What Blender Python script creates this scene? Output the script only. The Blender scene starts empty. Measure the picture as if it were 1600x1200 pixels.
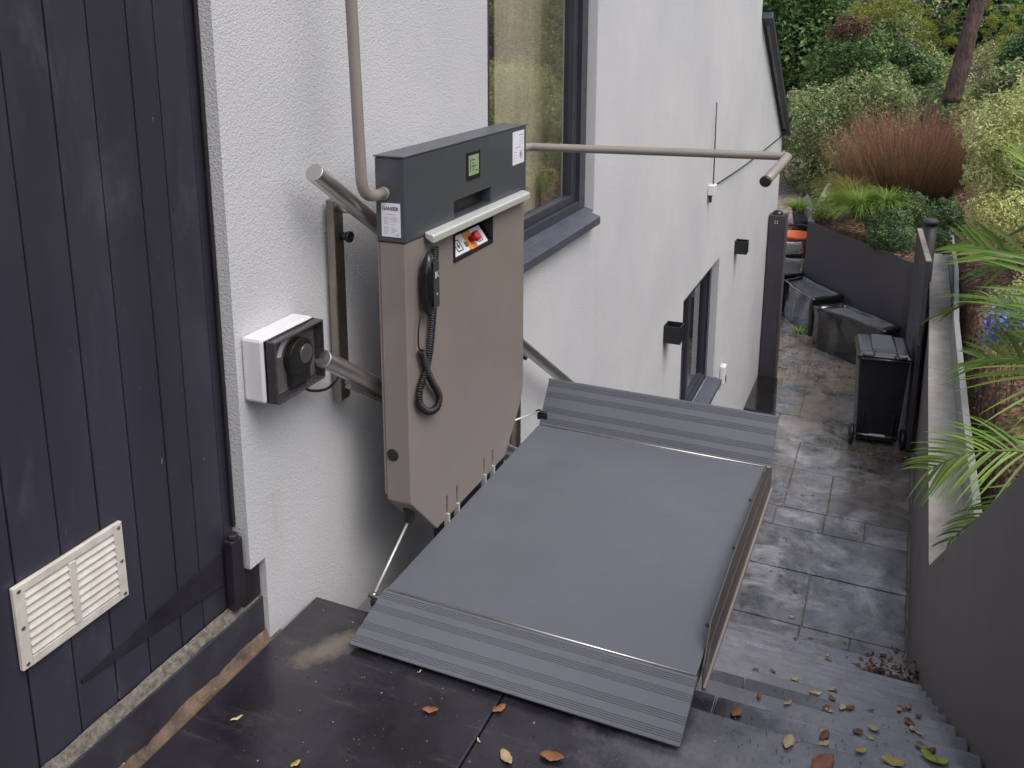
import bpy, bmesh, math, random
import numpy as np
from mathutils import Matrix, Vector, noise
random.seed(7); rng = np.random.default_rng(7)
S = bpy.context.scene
# ---------------------------------------------------------------- camera
YAW, PITCH, ROLL, FPX, CX, CY, CAMZ = math.radians(-23.2247), math.radians(12.916), math.radians(0.13), 1420.0, 800.0, 355.4, 1.49
cy_, sy_, cp_, sp_ = math.cos(YAW), math.sin(YAW), math.cos(PITCH), math.sin(PITCH)
_f = np.array([sy_*cp_, cy_*cp_, -sp_]); _r = np.array([cy_, -sy_, 0.0]); _u = np.cross(_r, _f)
_cr, _sr = math.cos(ROLL), math.sin(ROLL)
_r, _u = _cr*_r + _sr*_u, -_sr*_r + _cr*_u
cam_d = bpy.data.cameras.new('camera'); cam = bpy.data.objects.new('camera', cam_d)
S.collection.objects.link(cam); S.camera = cam
cam.matrix_world = Matrix(((_r[0], _u[0], -_f[0], 0), (_r[1], _u[1], -_f[1], 0), (_r[2], _u[2], -_f[2], CAMZ), (0, 0, 0, 1)))
cam_d.sensor_width = 36; cam_d.lens = FPX/1600*36; cam_d.shift_y = -(600-CY)/1600; cam_d.clip_end = 600; cam_d.clip_start = 0.05
# ---------------------------------------------------------------- world, sun, exposure (overcast)
SUN_EL, SUN_AZ = math.radians(58), math.radians(115)      # azimuth clockwise from +Y
W = bpy.data.worlds.new('World'); S.world = W; W.use_nodes = True
wn = W.node_tree.nodes; wl = W.node_tree.links; bg = wn['Background']
sky = wn.new('ShaderNodeTexSky'); sky.sky_type = 'NISHITA'; sky.sun_disc = False
sky.sun_elevation = SUN_EL; sky.sun_rotation = SUN_AZ; sky.air_density = 1.0; sky.dust_density = 4.5; sky.ozone_density = 1.0
hs = wn.new('ShaderNodeHueSaturation'); hs.inputs['Saturation'].default_value = 0.5
wl.new(sky.outputs[0], hs.inputs['Color']); wl.new(hs.outputs[0], bg.inputs[0]); bg.inputs[1].default_value = 0.15
sd = bpy.data.lights.new('sun', 'SUN'); sd.energy = 0.5; sd.angle = math.radians(40); sd.color = (1.0, 0.985, 0.97)
sun = bpy.data.objects.new('sun', sd); S.collection.objects.link(sun)
sun.rotation_euler = (math.pi/2-SUN_EL, 0, math.pi-SUN_AZ)
S.view_settings.view_transform = 'Standard'; S.view_settings.look = 'None'
S.view_settings.exposure = 0.63; S.view_settings.gamma = 1
S.cycles.max_bounces = 8; S.cycles.transparent_max_bounces = 8; S.cycles.use_denoising = True
# ---------------------------------------------------------------- helpers
G = -2.75      # level of the lower path
XW = -1.334    # face of the rendered wall
def at(px, py, axis, val):
    d = (px-CX)/FPX*_r - (py-CY)/FPX*_u + _f
    C = np.array([0, 0, CAMZ]); t = (val-C[axis])/d[axis]
    return C + t*d
class MB:
    def __init__(s): s.v = []; s.f = []; s.sm = []
    def add(s, vs, fs, smooth=False):
        o = len(s.v); s.v += [tuple(map(float, v)) for v in vs]; s.f += [tuple(i+o for i in f) for f in fs]; s.sm += [smooth]*len(fs); return s
    def box(s, x0, x1, y0, y1, z0, z1):
        v = [(x, y, z) for z in (z0, z1) for y in (y0, y1) for x in (x0, x1)]
        return s.add(v, [(0,2,3,1), (4,5,7,6), (0,1,5,4), (2,6,7,3), (0,4,6,2), (1,3,7,5)])
    def obox(s, c, ax, ay, az, hx, hy, hz):
        c = np.array(c); ax, ay, az = map(np.array, (ax, ay, az))
        v = [c+i*hx*ax+j*hy*ay+k*hz*az for k in (-1, 1) for j in (-1, 1) for i in (-1, 1)]
        return s.add(v, [(0,2,3,1), (4,5,7,6), (0,1,5,4), (2,6,7,3), (0,4,6,2), (1,3,7,5)])
    def prism(s, poly, axis, a, b):
        """poly: 2D points in the two other axes (in order), extruded on axis from a to b"""
        def P(p, t):
            if axis == 0: return (t, p[0], p[1])
            if axis == 1: return (p[0], t, p[1])
            return (p[0], p[1], t)
        n = len(poly)
        v = [P(p, a) for p in poly] + [P(p, b) for p in poly]
        f = [tuple(range(n))[::-1], tuple(range(n, 2*n))] + [(i, (i+1) % n, n+(i+1) % n, n+i) for i in range(n)]
        return s.add(v, f)
    def tube(s, pts, r, seg=12, caps=True, rs=None):
        pts = [np.array(p, float) for p in pts]; n = len(pts)
        T = [pts[min(i+1, n-1)]-pts[max(i-1, 0)] for i in range(n)]; T = [t/(np.linalg.norm(t)+1e-12) for t in T]
        ref = np.array([0, 0, 1.0]) if abs(T[0][2]) < .9 else np.array([1.0, 0, 0])
        N = np.cross(T[0], ref); N /= np.linalg.norm(N); v = []
        for i in range(n):
            N = N - T[i]*(N@T[i]); N /= np.linalg.norm(N)+1e-12; B = np.cross(T[i], N)
            rr = rs[i] if rs is not None else r
            for k in range(seg):
                a = 2*math.pi*k/seg; v.append(pts[i]+rr*(math.cos(a)*N+math.sin(a)*B))
        f = [(i*seg+k, i*seg+(k+1) % seg, (i+1)*seg+(k+1) % seg, (i+1)*seg+k) for i in range(n-1) for k in range(seg)]
        s.add(v, f, True)
        if caps: s.add(v[:seg], [tuple(range(seg))[::-1]]); s.add(v[-seg:], [tuple(range(seg))])
        return s
    def cyl(s, a, b, r, seg=20): return s.tube([a, b], r, seg)
    def ball(s, c, rx, ry=None, rz=None, seg=16, rings=10):
        ry = ry or rx; rz = rz or rx; v = []
        for i in range(rings+1):
            t = math.pi*i/rings
            for k in range(seg):
                a = 2*math.pi*k/seg; v.append((c[0]+rx*math.sin(t)*math.cos(a), c[1]+ry*math.sin(t)*math.sin(a), c[2]+rz*math.cos(t)))
        return s.add(v, [(i*seg+k, (i+1)*seg+k, (i+1)*seg+(k+1) % seg, i*seg+(k+1) % seg) for i in range(rings) for k in range(seg)], True)
def root_loc(o):
    while o.parent: o = o.parent
    return np.array(o.location)
def build(name, mb, m, parent=None, bevel=0, seg=2, base=None):
    V = np.array(mb.v)
    if parent is not None: L = root_loc(parent)
    else: L = np.array(base) if base is not None else np.array([(V[:, 0].min()+V[:, 0].max())/2, (V[:, 1].min()+V[:, 1].max())/2, V[:, 2].min()])
    me = bpy.data.meshes.new(name); me.from_pydata((V-L).tolist(), [], mb.f); me.polygons.foreach_set('use_smooth', mb.sm)
    bm = bmesh.new(); bm.from_mesh(me); bmesh.ops.remove_doubles(bm, verts=bm.verts, dist=1e-6) if len(V) < 20000 else None
    bmesh.ops.recalc_face_normals(bm, faces=bm.faces) if len(V) < 60000 else None
    bm.to_mesh(me); bm.free()
    me.materials.append(m); o = bpy.data.objects.new(name, me); S.collection.objects.link(o)
    if parent is not None: o.parent = parent
    else: o.location = L
    if bevel:
        b = o.modifiers.new('bevel', 'BEVEL'); b.width = bevel; b.segments = seg; b.limit_method = 'ANGLE'; b.angle_limit = math.radians(40)
    return o
def cut(o, mb):
    """carve the boxes of mb out of object o"""
    V = np.array(mb.v)-root_loc(o)
    me = bpy.data.meshes.new('cutter'); me.from_pydata(V.tolist(), [], mb.f)
    bm = bmesh.new(); bm.from_mesh(me); bmesh.ops.recalc_face_normals(bm, faces=bm.faces); bm.to_mesh(me); bm.free()
    c = bpy.data.objects.new('cutter', me); S.collection.objects.link(c)
    mods = [(m.type, m.width if m.type == 'BEVEL' else 0) for m in o.modifiers]; o.modifiers.clear()
    oloc = o.location.copy(); par = o.parent
    o.parent = None; o.location = (0, 0, 0)
    d = o.modifiers.new('cut', 'BOOLEAN'); d.object = c; d.operation = 'DIFFERENCE'; d.solver = 'EXACT'
    bpy.context.view_layer.update()
    new = bpy.data.meshes.new_from_object(o.evaluated_get(bpy.context.evaluated_depsgraph_get()))
    o.modifiers.clear(); o.data = new; o.parent = par; o.location = oloc
    bpy.data.objects.remove(c)
    for t, w in mods:
        if t == 'BEVEL':
            b = o.modifiers.new('bevel', 'BEVEL'); b.width = w; b.segments = 2; b.limit_method = 'ANGLE'; b.angle_limit = math.radians(40)
def tag(o, label=None, cat=None, group=None, kind=None):
    if label: o['label'] = label
    if cat: o['category'] = cat
    if group: o['group'] = group
    if kind: o['kind'] = kind
    return o
def thing(name, loc, label, cat, group=None):
    o = bpy.data.objects.new(name, None); S.collection.objects.link(o); o.location = loc; o.empty_display_size = .1
    return tag(o, label, cat, group)
def fillet(pts, r, n=6):
    out = [np.array(pts[0], float)]
    for i in range(1, len(pts)-1):
        a, b, c = (np.array(p, float) for p in pts[i-1:i+2])
        u = (a-b)/np.linalg.norm(a-b); w = (c-b)/np.linalg.norm(c-b)
        ang = math.acos(max(-1, min(1, float(u@w)))); d = r/math.tan(ang/2); p, q = b+u*d, b+w*d
        for k in range(n+1):
            t = k/n; out.append((1-t)**2*p+2*t*(1-t)*b+t*t*q)
    out.append(np.array(pts[-1], float)); return out
def spline(P, n=10):
    P = [np.array(p, float) for p in P]; Q = [2*P[0]-P[1]]+P+[2*P[-1]-P[-2]]; out = []
    for i in range(1, len(Q)-2):
        for k in range(n):
            t = k/n; a, b, c, d = Q[i-1:i+3]
            out.append(.5*((2*b)+(c-a)*t+(2*a-5*b+4*c-d)*t*t+(3*b-a-3*c+d)*t**3))
    out.append(P[-1]); return out
# ---------------------------------------------------------------- materials
def N(nt, t, **k):
    n = nt.nodes.new(t)
    for a, b in k.items(): setattr(n, a, b)
    return n
def ramp(nt, src, stops):
    r = N(nt, 'ShaderNodeValToRGB'); e = r.color_ramp.elements
    while len(e) < len(stops): e.new(.5)
    for el, (p, c) in zip(e, stops): el.position = p; el.color = (*c, 1) if len(c) == 3 else c
    nt.links.new(src, r.inputs[0]); return r.outputs[0]
def noise_tex(nt, co, scale, detail=4, rough=.55, dist=0):
    n = N(nt, 'ShaderNodeTexNoise'); n.inputs['Scale'].default_value = scale; n.inputs['Detail'].default_value = detail
    n.inputs['Roughness'].default_value = rough; n.inputs['Distortion'].default_value = dist; nt.links.new(co, n.inputs['Vector']); return n.outputs[0]
def mixc(nt, f, a, b, mode='MIX'):
    m = N(nt, 'ShaderNodeMix', data_type='RGBA', blend_type=mode)
    for i, s in ((0, f), (6, a), (7, b)):
        if hasattr(s, 'links'): nt.links.new(s, m.inputs[i])
        else: m.inputs[i].default_value = s if i == 0 else (*s, 1)
    return m.outputs[2]
def coords(nt, world=False, stretch=None):
    co = N(nt, 'ShaderNodeNewGeometry').outputs['Position'] if world else N(nt, 'ShaderNodeTexCoord').outputs['Object']
    if stretch:
        m = N(nt, 'ShaderNodeMapping'); m.inputs['Scale'].default_value = stretch; nt.links.new(co, m.inputs[0]); co = m.outputs[0]
    return co
def pm(name, col, rough=.5, metal=0, var=.12, vs=6, bump=0, bs=200, bd=.002, rvar=.1, stretch=None, col2=None, spec=None, coat=0, bdetail=3):
    m = bpy.data.materials.new(name); m.use_nodes = True; nt = m.node_tree; b = nt.nodes['Principled BSDF']
    co = coords(nt, True, stretch)
    n1 = noise_tex(nt, co, vs, 5, .6)
    c2 = col2 or tuple(min(1, c*(1+var*2)) for c in col); c1 = tuple(c*(1-var) for c in col)
    nt.links.new(ramp(nt, n1, [(.3, c1), (.72, c2)]), b.inputs['Base Color'])
    n2 = noise_tex(nt, co, vs*2.3, 4, .6)
    nt.links.new(ramp(nt, n2, [(.3, (max(0, rough-rvar),)*3), (.7, (min(1, rough+rvar),)*3)]), b.inputs['Roughness'])
    b.inputs['Metallic'].default_value = metal
    if spec is not None: b.inputs['Specular IOR Level'].default_value = spec
    if coat: b.inputs['Coat Weight'].default_value = coat; b.inputs['Coat Roughness'].default_value = .1
    if bump:
        bp = N(nt, 'ShaderNodeBump'); bp.inputs['Strength'].default_value = bump; bp.inputs['Distance'].default_value = bd
        nt.links.new(noise_tex(nt, co, bs, bdetail), bp.inputs['Height']); nt.links.new(bp.outputs[0], b.inputs['Normal'])
    return m
def render_mat():
    m = bpy.data.materials.new('white_render'); m.use_nodes = True; nt = m.node_tree; b = nt.nodes['Principled BSDF']
    co = coords(nt, True)
    big = noise_tex(nt, co, 1.1, 4, .6)
    base = ramp(nt, big, [(.3, (.47, .475, .495)), (.7, (.56, .56, .575))])
    st = noise_tex(nt, coords(nt, True, (1, 3.5, .8)), 1.6, 6, .7)
    base = mixc(nt, ramp(nt, st, [(.56, (0, 0, 0)), (.78, (.30,)*3)]), base, (.52, .49, .44))
    sp = noise_tex(nt, co, 9, 3, .6)
    base = mixc(nt, ramp(nt, sp, [(.755, (0, 0, 0)), (.80, (.45,)*3)]), base, (.36, .26, .18))
    sx = N(nt, 'ShaderNodeSeparateXYZ'); nt.links.new(co, sx.inputs[0])
    for yy, ww, zt_, zb_, k_, colr in ((2.95, .5, .54, -.4, .30, (.34, .32, .29)), (4.18, .05, .53, -.9, .5, (.36, .34, .31)), (5.72, .07, -.61, -1.1, .7, (.25, .24, .23)), (8.42, .08, -.64, -1.2, .7, (.25, .24, .23)), (7.0, .06, .11, -.3, .6, (.25, .24, .23)), (1.63, .05, .36, .1, .5, (.36, .25, .17))):
        a1 = N(nt, 'ShaderNodeMath', operation='SUBTRACT'); nt.links.new(sx.outputs[1], a1.inputs[0]); a1.inputs[1].default_value = yy
        a2 = N(nt, 'ShaderNodeMath', operation='ABSOLUTE'); nt.links.new(a1.outputs[0], a2.inputs[0])
        a3 = N(nt, 'ShaderNodeMapRange'); a3.inputs[1].default_value = 0; a3.inputs[2].default_value = ww; a3.inputs[3].default_value = 1; a3.inputs[4].default_value = 0; nt.links.new(a2.outputs[0], a3.inputs[0])
        a4 = N(nt, 'ShaderNodeMapRange'); a4.inputs[1].default_value = zb_; a4.inputs[2].default_value = zt_; nt.links.new(sx.outputs[2], a4.inputs[0])
        a5 = N(nt, 'ShaderNodeMath', operation='LESS_THAN'); nt.links.new(sx.outputs[2], a5.inputs[0]); a5.inputs[1].default_value = zt_
        dn = ramp(nt, noise_tex(nt, coords(nt, True, (1, 9, .7)), 6, 5, .7), [(.40, (0,)*3), (.70, (k_,)*3)])
        m1 = N(nt, 'ShaderNodeMath', operation='MULTIPLY'); nt.links.new(a3.outputs[0], m1.inputs[0]); nt.links.new(a4.outputs[0], m1.inputs[1])
        m2_ = N(nt, 'ShaderNodeMath', operation='MULTIPLY'); nt.links.new(m1.outputs[0], m2_.inputs[0]); nt.links.new(a5.outputs[0], m2_.inputs[1])
        m3_ = N(nt, 'ShaderNodeMath', operation='MULTIPLY'); nt.links.new(m2_.outputs[0], m3_.inputs[0]); nt.links.new(dn, m3_.inputs[1])
        base = mixc(nt, m3_.outputs[0], base, colr)
    gr = noise_tex(nt, co, 180, 2, .5)
    base = mixc(nt, ramp(nt, gr, [(.35, (.0,)*3), (.75, (.22,)*3)]), base, (.66, .66, .67))
    nt.links.new(base, b.inputs['Base Color']); b.inputs['Roughness'].default_value = .85; b.inputs['Specular IOR Level'].default_value = .25
    vo = N(nt, 'ShaderNodeTexVoronoi'); vo.inputs['Scale'].default_value = 210; nt.links.new(co, vo.inputs['Vector'])
    mm = N(nt, 'ShaderNodeMath', operation='ADD'); nt.links.new(noise_tex(nt, co, 130, 3, .6), mm.inputs[0])
    m2 = N(nt, 'ShaderNodeMath', operation='MULTIPLY'); m2.inputs[1].default_value = .5; nt.links.new(vo.outputs[0], m2.inputs[0]); nt.links.new(m2.outputs[0], mm.inputs[1])
    bp = N(nt, 'ShaderNodeBump'); bp.inputs['Strength'].default_value = .55; bp.inputs['Distance'].default_value = .0035
    nt.links.new(mm.outputs[0], bp.inputs['Height']); nt.links.new(bp.outputs[0], b.inputs['Normal'])
    return m
def wet_stone(name, c1, c2, dirt=0, rmin=.08, rmax=.5, bump=.35, dark=.7, pale=.0, wet=.6):
    """wet slate: colour differs per slab, films of water lie in patches, silt has settled on the far part"""
    m = bpy.data.materials.new(name); m.use_nodes = True; nt = m.node_tree; b = nt.nodes['Principled BSDF']
    co = coords(nt, True)
    rnd = N(nt, 'ShaderNodeNewGeometry').outputs['Random Per Island']
    base = mixc(nt, rnd, c1, c2)
    n1 = noise_tex(nt, co, 4.6, 9, .74, .35)
    base = mixc(nt, ramp(nt, n1, [(.44, (0,)*3), (.58, (dark,)*3)]), base, tuple(x*.28 for x in c1))
    base = mixc(nt, ramp(nt, noise_tex(nt, co, 2.3, 9, .72, .5), [(.50, (0,)*3), (.66, (pale,)*3)]), base, (.42, .415, .44))  # pale mottling: dry stone plus bright sky reflections painted into the colour
    if dirt:
        sx = N(nt, 'ShaderNodeSeparateXYZ'); nt.links.new(co, sx.inputs[0])
        mr = N(nt, 'ShaderNodeMapRange'); mr.inputs[1].default_value = 6.6; mr.inputs[2].default_value = 11; nt.links.new(sx.outputs[1], mr.inputs[0])
        dn = ramp(nt, noise_tex(nt, co, 2.1, 7, .72), [(.42, (0,)*3), (.62, (1,)*3)])
        f = N(nt, 'ShaderNodeMath', operation='MULTIPLY'); nt.links.new(dn, f.inputs[0]); nt.links.new(mr.outputs[0], f.inputs[1])
        f2 = N(nt, 'ShaderNodeMath', operation='MULTIPLY'); nt.links.new(f.outputs[0], f2.inputs[0]); f2.inputs[1].default_value = dirt
        base = mixc(nt, f2.outputs[0], base, (.26, .205, .15))
        sk = ramp(nt, noise_tex(nt, co, 60, 3, .6), [(.62, (0,)*3), (.66, (.8,)*3)])
        f3 = N(nt, 'ShaderNodeMath', operation='MULTIPLY'); nt.links.new(sk, f3.inputs[0]); nt.links.new(f.outputs[0], f3.inputs[1])
        base = mixc(nt, f3.outputs[0], base, (.05, .03, .02))
    nt.links.new(base, b.inputs['Base Color']); b.inputs['Specular IOR Level'].default_value = .8; b.inputs['Coat Weight'].default_value = wet; b.inputs['Coat Roughness'].default_value = .12; b.inputs['Coat IOR'].default_value = 1.4
    w = noise_tex(nt, co, 1.7, 6, .62, .8)
    rr = ramp(nt, w, [(.38, (rmin,)*3), (.62, (rmax,)*3)]); nt.links.new(rr, b.inputs['Roughness'])
    bp = N(nt, 'ShaderNodeBump'); bp.inputs['Distance'].default_value = .004
    st = ramp(nt, w, [(.4, (bump*.25,)*3), (.6, (bump,)*3)]); nt.links.new(st, bp.inputs['Strength'])
    nt.links.new(noise_tex(nt, co, 28, 7, .7), bp.inputs['Height']); nt.links.new(bp.outputs[0], b.inputs['Normal'])
    return m
def leaf_mat(name, cols, rough=.45, trans=.35, zcol=None):
    m = bpy.data.materials.new(name); m.use_nodes = True; nt = m.node_tree; b = nt.nodes['Principled BSDF']
    rnd = N(nt, 'ShaderNodeNewGeometry').outputs['Random Per Island']
    cols = cols if len(cols) > 1 else [tuple(.8*q for q in cols[0]), tuple(1.2*q for q in cols[0])]
    c = ramp(nt, rnd, [(i/max(1, len(cols)-1), x) for i, x in enumerate(cols)])
    cl = noise_tex(nt, coords(nt, True), 2.2, 3, .6)
    c = mixc(nt, 1.0, c, ramp(nt, cl, [(.3, (.62,)*3), (.7, (1.25,)*3)]), 'MULTIPLY')
    nt.links.new(c, b.inputs['Base Color']); b.inputs['Roughness'].default_value = rough; b.inputs['Specular IOR Level'].default_value = .35
    if trans:
        t = N(nt, 'ShaderNodeBsdfTranslucent'); nt.links.new(c, t.inputs[0]); mx = N(nt, 'ShaderNodeMixShader'); mx.inputs[0].default_value = trans
        nt.links.new(b.outputs[0], mx.inputs[1]); nt.links.new(t.outputs[0], mx.inputs[2]); nt.links.new(mx.outputs[0], nt.nodes['Material Output'].inputs[0])
    return m
def glass_mat(name, tint=(.5, .5, .45), refl=.35, ior=1.5):
    m = bpy.data.materials.new(name); m.use_nodes = True; nt = m.node_tree; nt.nodes.remove(nt.nodes['Principled BSDF'])
    g = N(nt, 'ShaderNodeBsdfGlossy'); g.inputs['Roughness'].default_value = .015; g.inputs[0].default_value = (.95, .95, .95, 1)
    t = N(nt, 'ShaderNodeBsdfTransparent'); t.inputs[0].default_value = (*tint, 1)
    fr = N(nt, 'ShaderNodeFresnel'); fr.inputs[0].default_value = ior
    mr = N(nt, 'ShaderNodeMapRange'); mr.inputs[3].default_value = refl; mr.inputs[4].default_value = 1; nt.links.new(fr.outputs[0], mr.inputs[0])
    bf = N(nt, 'ShaderNodeMath', operation='SUBTRACT'); bf.inputs[0].default_value = 1; nt.links.new(N(nt, 'ShaderNodeNewGeometry').outputs['Backfacing'], bf.inputs[1])
    mb_ = N(nt, 'ShaderNodeMath', operation='MULTIPLY'); nt.links.new(mr.outputs[0], mb_.inputs[0]); nt.links.new(bf.outputs[0], mb_.inputs[1])
    mx = N(nt, 'ShaderNodeMixShader'); nt.links.new(mb_.outputs[0], mx.inputs[0]); nt.links.new(t.outputs[0], mx.inputs[1]); nt.links.new(g.outputs[0], mx.inputs[2])
    nt.links.new(mx.outputs[0], nt.nodes['Material Output'].inputs[0]); return m
M = {}
M['render'] = render_mat()
def board_mat():
    """dark painted boards: each board a shade of its own, scuffs, pale rubbed dust and paint flecks"""
    m = pm('navy_boards', (.0245, .0238, .0345), .38, var=.25, vs=3, bump=.25, bs=30, bd=.001, rvar=.12, stretch=(1, 1, .25)); nt = m.node_tree; b = nt.nodes['Principled BSDF']
    c = b.inputs['Base Color'].links[0].from_socket; co = coords(nt, True)
    rnd = N(nt, 'ShaderNodeNewGeometry').outputs['Random Per Island']; c = mixc(nt, 1.0, c, ramp(nt, rnd, [(0, (.82, .84, .86)), (1, (1.18, 1.15, 1.18))]), 'MULTIPLY')
    c = mixc(nt, ramp(nt, noise_tex(nt, coords(nt, True, (1, 2.2, 1)), 3.2, 9, .74, .4), [(.56, (0,)*3), (.74, (.11,)*3)]), c, (.30, .29, .30))
    c = mixc(nt, ramp(nt, noise_tex(nt, coords(nt, True, (1, 3, .7)), 26, 3, .6), [(.745, (0,)*3), (.775, (.5,)*3)]), c, (.36, .34, .36))
    c = mixc(nt, ramp(nt, noise_tex(nt, coords(nt, True, (1, 14, 1.2)), 11, 3, .6), [(.72, (0,)*3), (.76, (.22,)*3)]), c, (.30, .28, .30))
    nt.links.new(c, b.inputs['Base Color']); return m
M['board'] = board_mat()
M['board_dark'] = pm('dark_strip', (.016, .013, .018), .45, var=.3, vs=8, bump=.3, bs=40)
M['black'] = pm('black_plastic', (.012, .012, .014), .4, var=.15)
M['black_gloss'] = pm('black_gloss', (.010, .010, .012), .18, var=.15, rvar=.06)
M['anthracite'] = pm('anthracite_paint', (.056, .061, .073), .34, var=.06, vs=3, bump=.06, bs=900, bd=.0005, rvar=.05)
M['deck'] = pm('deck_coating', (.108, .114, .134), .42, var=.035, vs=2.2, bump=.12, bs=700, bd=.0008, rvar=.14)
def marks(m):
    nt = m.node_tree; b = nt.nodes['Principled BSDF']; c = b.inputs['Base Color'].links[0].from_socket; co = coords(nt, True)
    c = mixc(nt, ramp(nt, noise_tex(nt, co, 6, 9, .72, .6), [(.56, (0,)*3), (.70, (.16,)*3)]), c, (.16, .165, .185))
    c = mixc(nt, ramp(nt, noise_tex(nt, co, 9, 8, .7, .3), [(.60, (0,)*3), (.68, (.30,)*3)]), c, (.07, .074, .088))
    c = mixc(nt, ramp(nt, noise_tex(nt, co, 190, 2, .5), [(.74, (0,)*3), (.77, (.5,)*3)]), c, (.05, .05, .055))
    nt.links.new(c, b.inputs['Base Color'])
marks(M['deck'])
M['taupe'] = pm('taupe_paint', (.218, .187, .170), .38, var=.05, vs=2.5, bump=.05, bs=800, bd=.0005, rvar=.04)
M['taupe_tube'] = pm('taupe_tube', (.235, .208, .190), .34, var=.06, vs=6, rvar=.04)
M['steel'] = pm('brushed_steel', (.55, .53, .51), .36, 1, var=.04, vs=8, rvar=.04)
M['steel_dark'] = pm('stainless_post', (.33, .30, .275), .36, 1, var=.12, vs=10, rvar=.08)
M['alu'] = pm('aluminium', (.62, .63, .60), .38, .45, var=.02, vs=5, rvar=.03)
M['guard'] = pm('guard_paint', (.115, .102, .094), .4, .3, var=.1)
M['flash'] = pm('black_felt_strip', (.014, .012, .019), .5, var=.4, vs=9, bump=.5, bs=40, bd=.002)
M['whiteplastic'] = pm('white_plastic', (.66, .66, .68), .4, var=.04)
M['label'] = pm('white_label', (.70, .70, .74), .5, var=.03)
M['ink'] = pm('ink', (.05, .05, .06), .6, var=.05); M['ink_light'] = pm('ink_grey', (.33, .33, .36), .6, var=.05)
M['cream'] = pm('cream_vent', (.56, .52, .46), .5, var=.12, vs=25, col2=(.66, .63, .58))
M['frame'] = pm('window_frame', (.035, .038, .050), .38, var=.12)
M['sill'] = pm('window_sill', (.060, .068, .088), .4, var=.15, vs=12)
M['concrete'] = pm('concrete', (.30, .285, .265), .85, var=.18, vs=7, bump=.4, bs=90, bd=.003)
M['aggregate'] = pm('rough_concrete', (.12, .105, .09), .9, var=.45, vs=70, bump=.9, bs=160, bd=.006)
M['soil'] = pm('brown_earth', (.12, .072, .045), .9, var=.4, vs=18, bump=.8, bs=60, bd=.01)
M['plinth'] = pm('plinth_paint', (.032, .030, .040), .45, var=.35, vs=6, bump=.5, bs=50, bd=.003)
M['fence'] = pm('brown_grey_paint', (.096, .084, .092), .6, var=.04, vs=.8, rvar=.03)
M['gate'] = pm('gate_paint', (.045, .041, .052), .52, var=.12, vs=4)
M['wood_edge'] = pm('grey_timber', (.20, .20, .205), .6, var=.2, vs=9, stretch=(1, .2, 1))
M['timber_top'] = pm('pale_end_timber', (.34, .30, .25), .7, var=.25, vs=14)
M['glass'] = glass_mat('window_glass', (.93, .92, .90), .30)
M['cover'] = glass_mat('smoked_cover', (.90, .89, .90), .02, 1.10)
M['inside'] = pm('room_wall', (.30, .25, .20), .8, var=.25, vs=1.5)
M['red'] = pm('red_button', (.42, .015, .02), .25, var=.1); M['orange'] = pm('orange_ring', (.80, .25, .02), .35, var=.05)
M['orange_tub'] = pm('orange_plastic', (.75, .14, .03), .4, var=.1)
M['water'] = pm('dark_water', (.12, .125, .14), .10, var=.1, bump=.1, bs=9, bd=.003, rvar=.03)
M['trough'] = pm('black_wet_plastic', (.013, .013, .016), .16, var=.2, vs=9, bump=.5, bs=4, bd=.03, rvar=.05, stretch=(1, 1, 1.6), coat=.8, bdetail=2, spec=.8)
M['bin'] = pm('bin_plastic', (.014, .013, .018), .38, var=.2, vs=14, rvar=.1, bump=.1, bs=300, bd=.001)
M['bin_lid'] = pm('wet_bin_lid', (.035, .035, .042), .15, var=.2, vs=14, rvar=.1, bump=.25, bs=80, bd=.001)
M['slate'] = wet_stone('wet_slate', (.10, .098, .112), (.17, .165, .18), dirt=1.0, dark=.9, pale=.75)
M['stairs'] = wet_stone('wet_stair_slate', (.15, .144, .167), (.185, .178, .203), rmin=.10, rmax=.38, bump=.6, dark=.45, pale=.25)
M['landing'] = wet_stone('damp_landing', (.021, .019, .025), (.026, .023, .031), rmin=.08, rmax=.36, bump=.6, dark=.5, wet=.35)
def dust(m):
    """pale dust: one brushed patch in the corner by the wall plus fine flecks"""
    nt = m.node_tree; b = nt.nodes['Principled BSDF']; src = b.inputs['Base Color'].links[0].from_socket; co = coords(nt, True)
    mp = N(nt, 'ShaderNodeMapping'); mp.inputs['Location'].default_value = (1.16, -1.60, 0); nt.links.new(co, mp.inputs[0])
    m2 = N(nt, 'ShaderNodeMapping'); m2.inputs['Rotation'].default_value = (0, 0, math.radians(-62)); m2.inputs['Scale'].default_value = (1, 1, 0); nt.links.new(mp.outputs[0], m2.inputs[0])
    m3 = N(nt, 'ShaderNodeMapping'); m3.inputs['Scale'].default_value = (4.2, 12, 0); nt.links.new(m2.outputs[0], m3.inputs[0])
    ln = N(nt, 'ShaderNodeVectorMath', operation='LENGTH'); nt.links.new(m3.outputs[0], ln.inputs[0])
    ad = N(nt, 'ShaderNodeMath', operation='MULTIPLY_ADD'); nt.links.new(noise_tex(nt, co, 22, 6, .7), ad.inputs[0]); ad.inputs[1].default_value = .8; nt.links.new(ln.outputs['Value'], ad.inputs[2])
    c = mixc(nt, ramp(nt, ad.outputs[0], [(.55, (.75,)*3), (.98, (0,)*3)]), src, (.17, .14, .115))
    c = mixc(nt, ramp(nt, noise_tex(nt, co, 75, 2, .4), [(.735, (0,)*3), (.755, (.7,)*3)]), c, (.35, .32, .30))
    c = mixc(nt, ramp(nt, noise_tex(nt, coords(nt, True, (1, 6, 1)), 4.5, 6, .75), [(.54, (0,)*3), (.74, (.30,)*3)]), c, (.13, .115, .12))
    nt.links.new(c, b.inputs['Base Color'])
dust(M['landing'])
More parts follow.
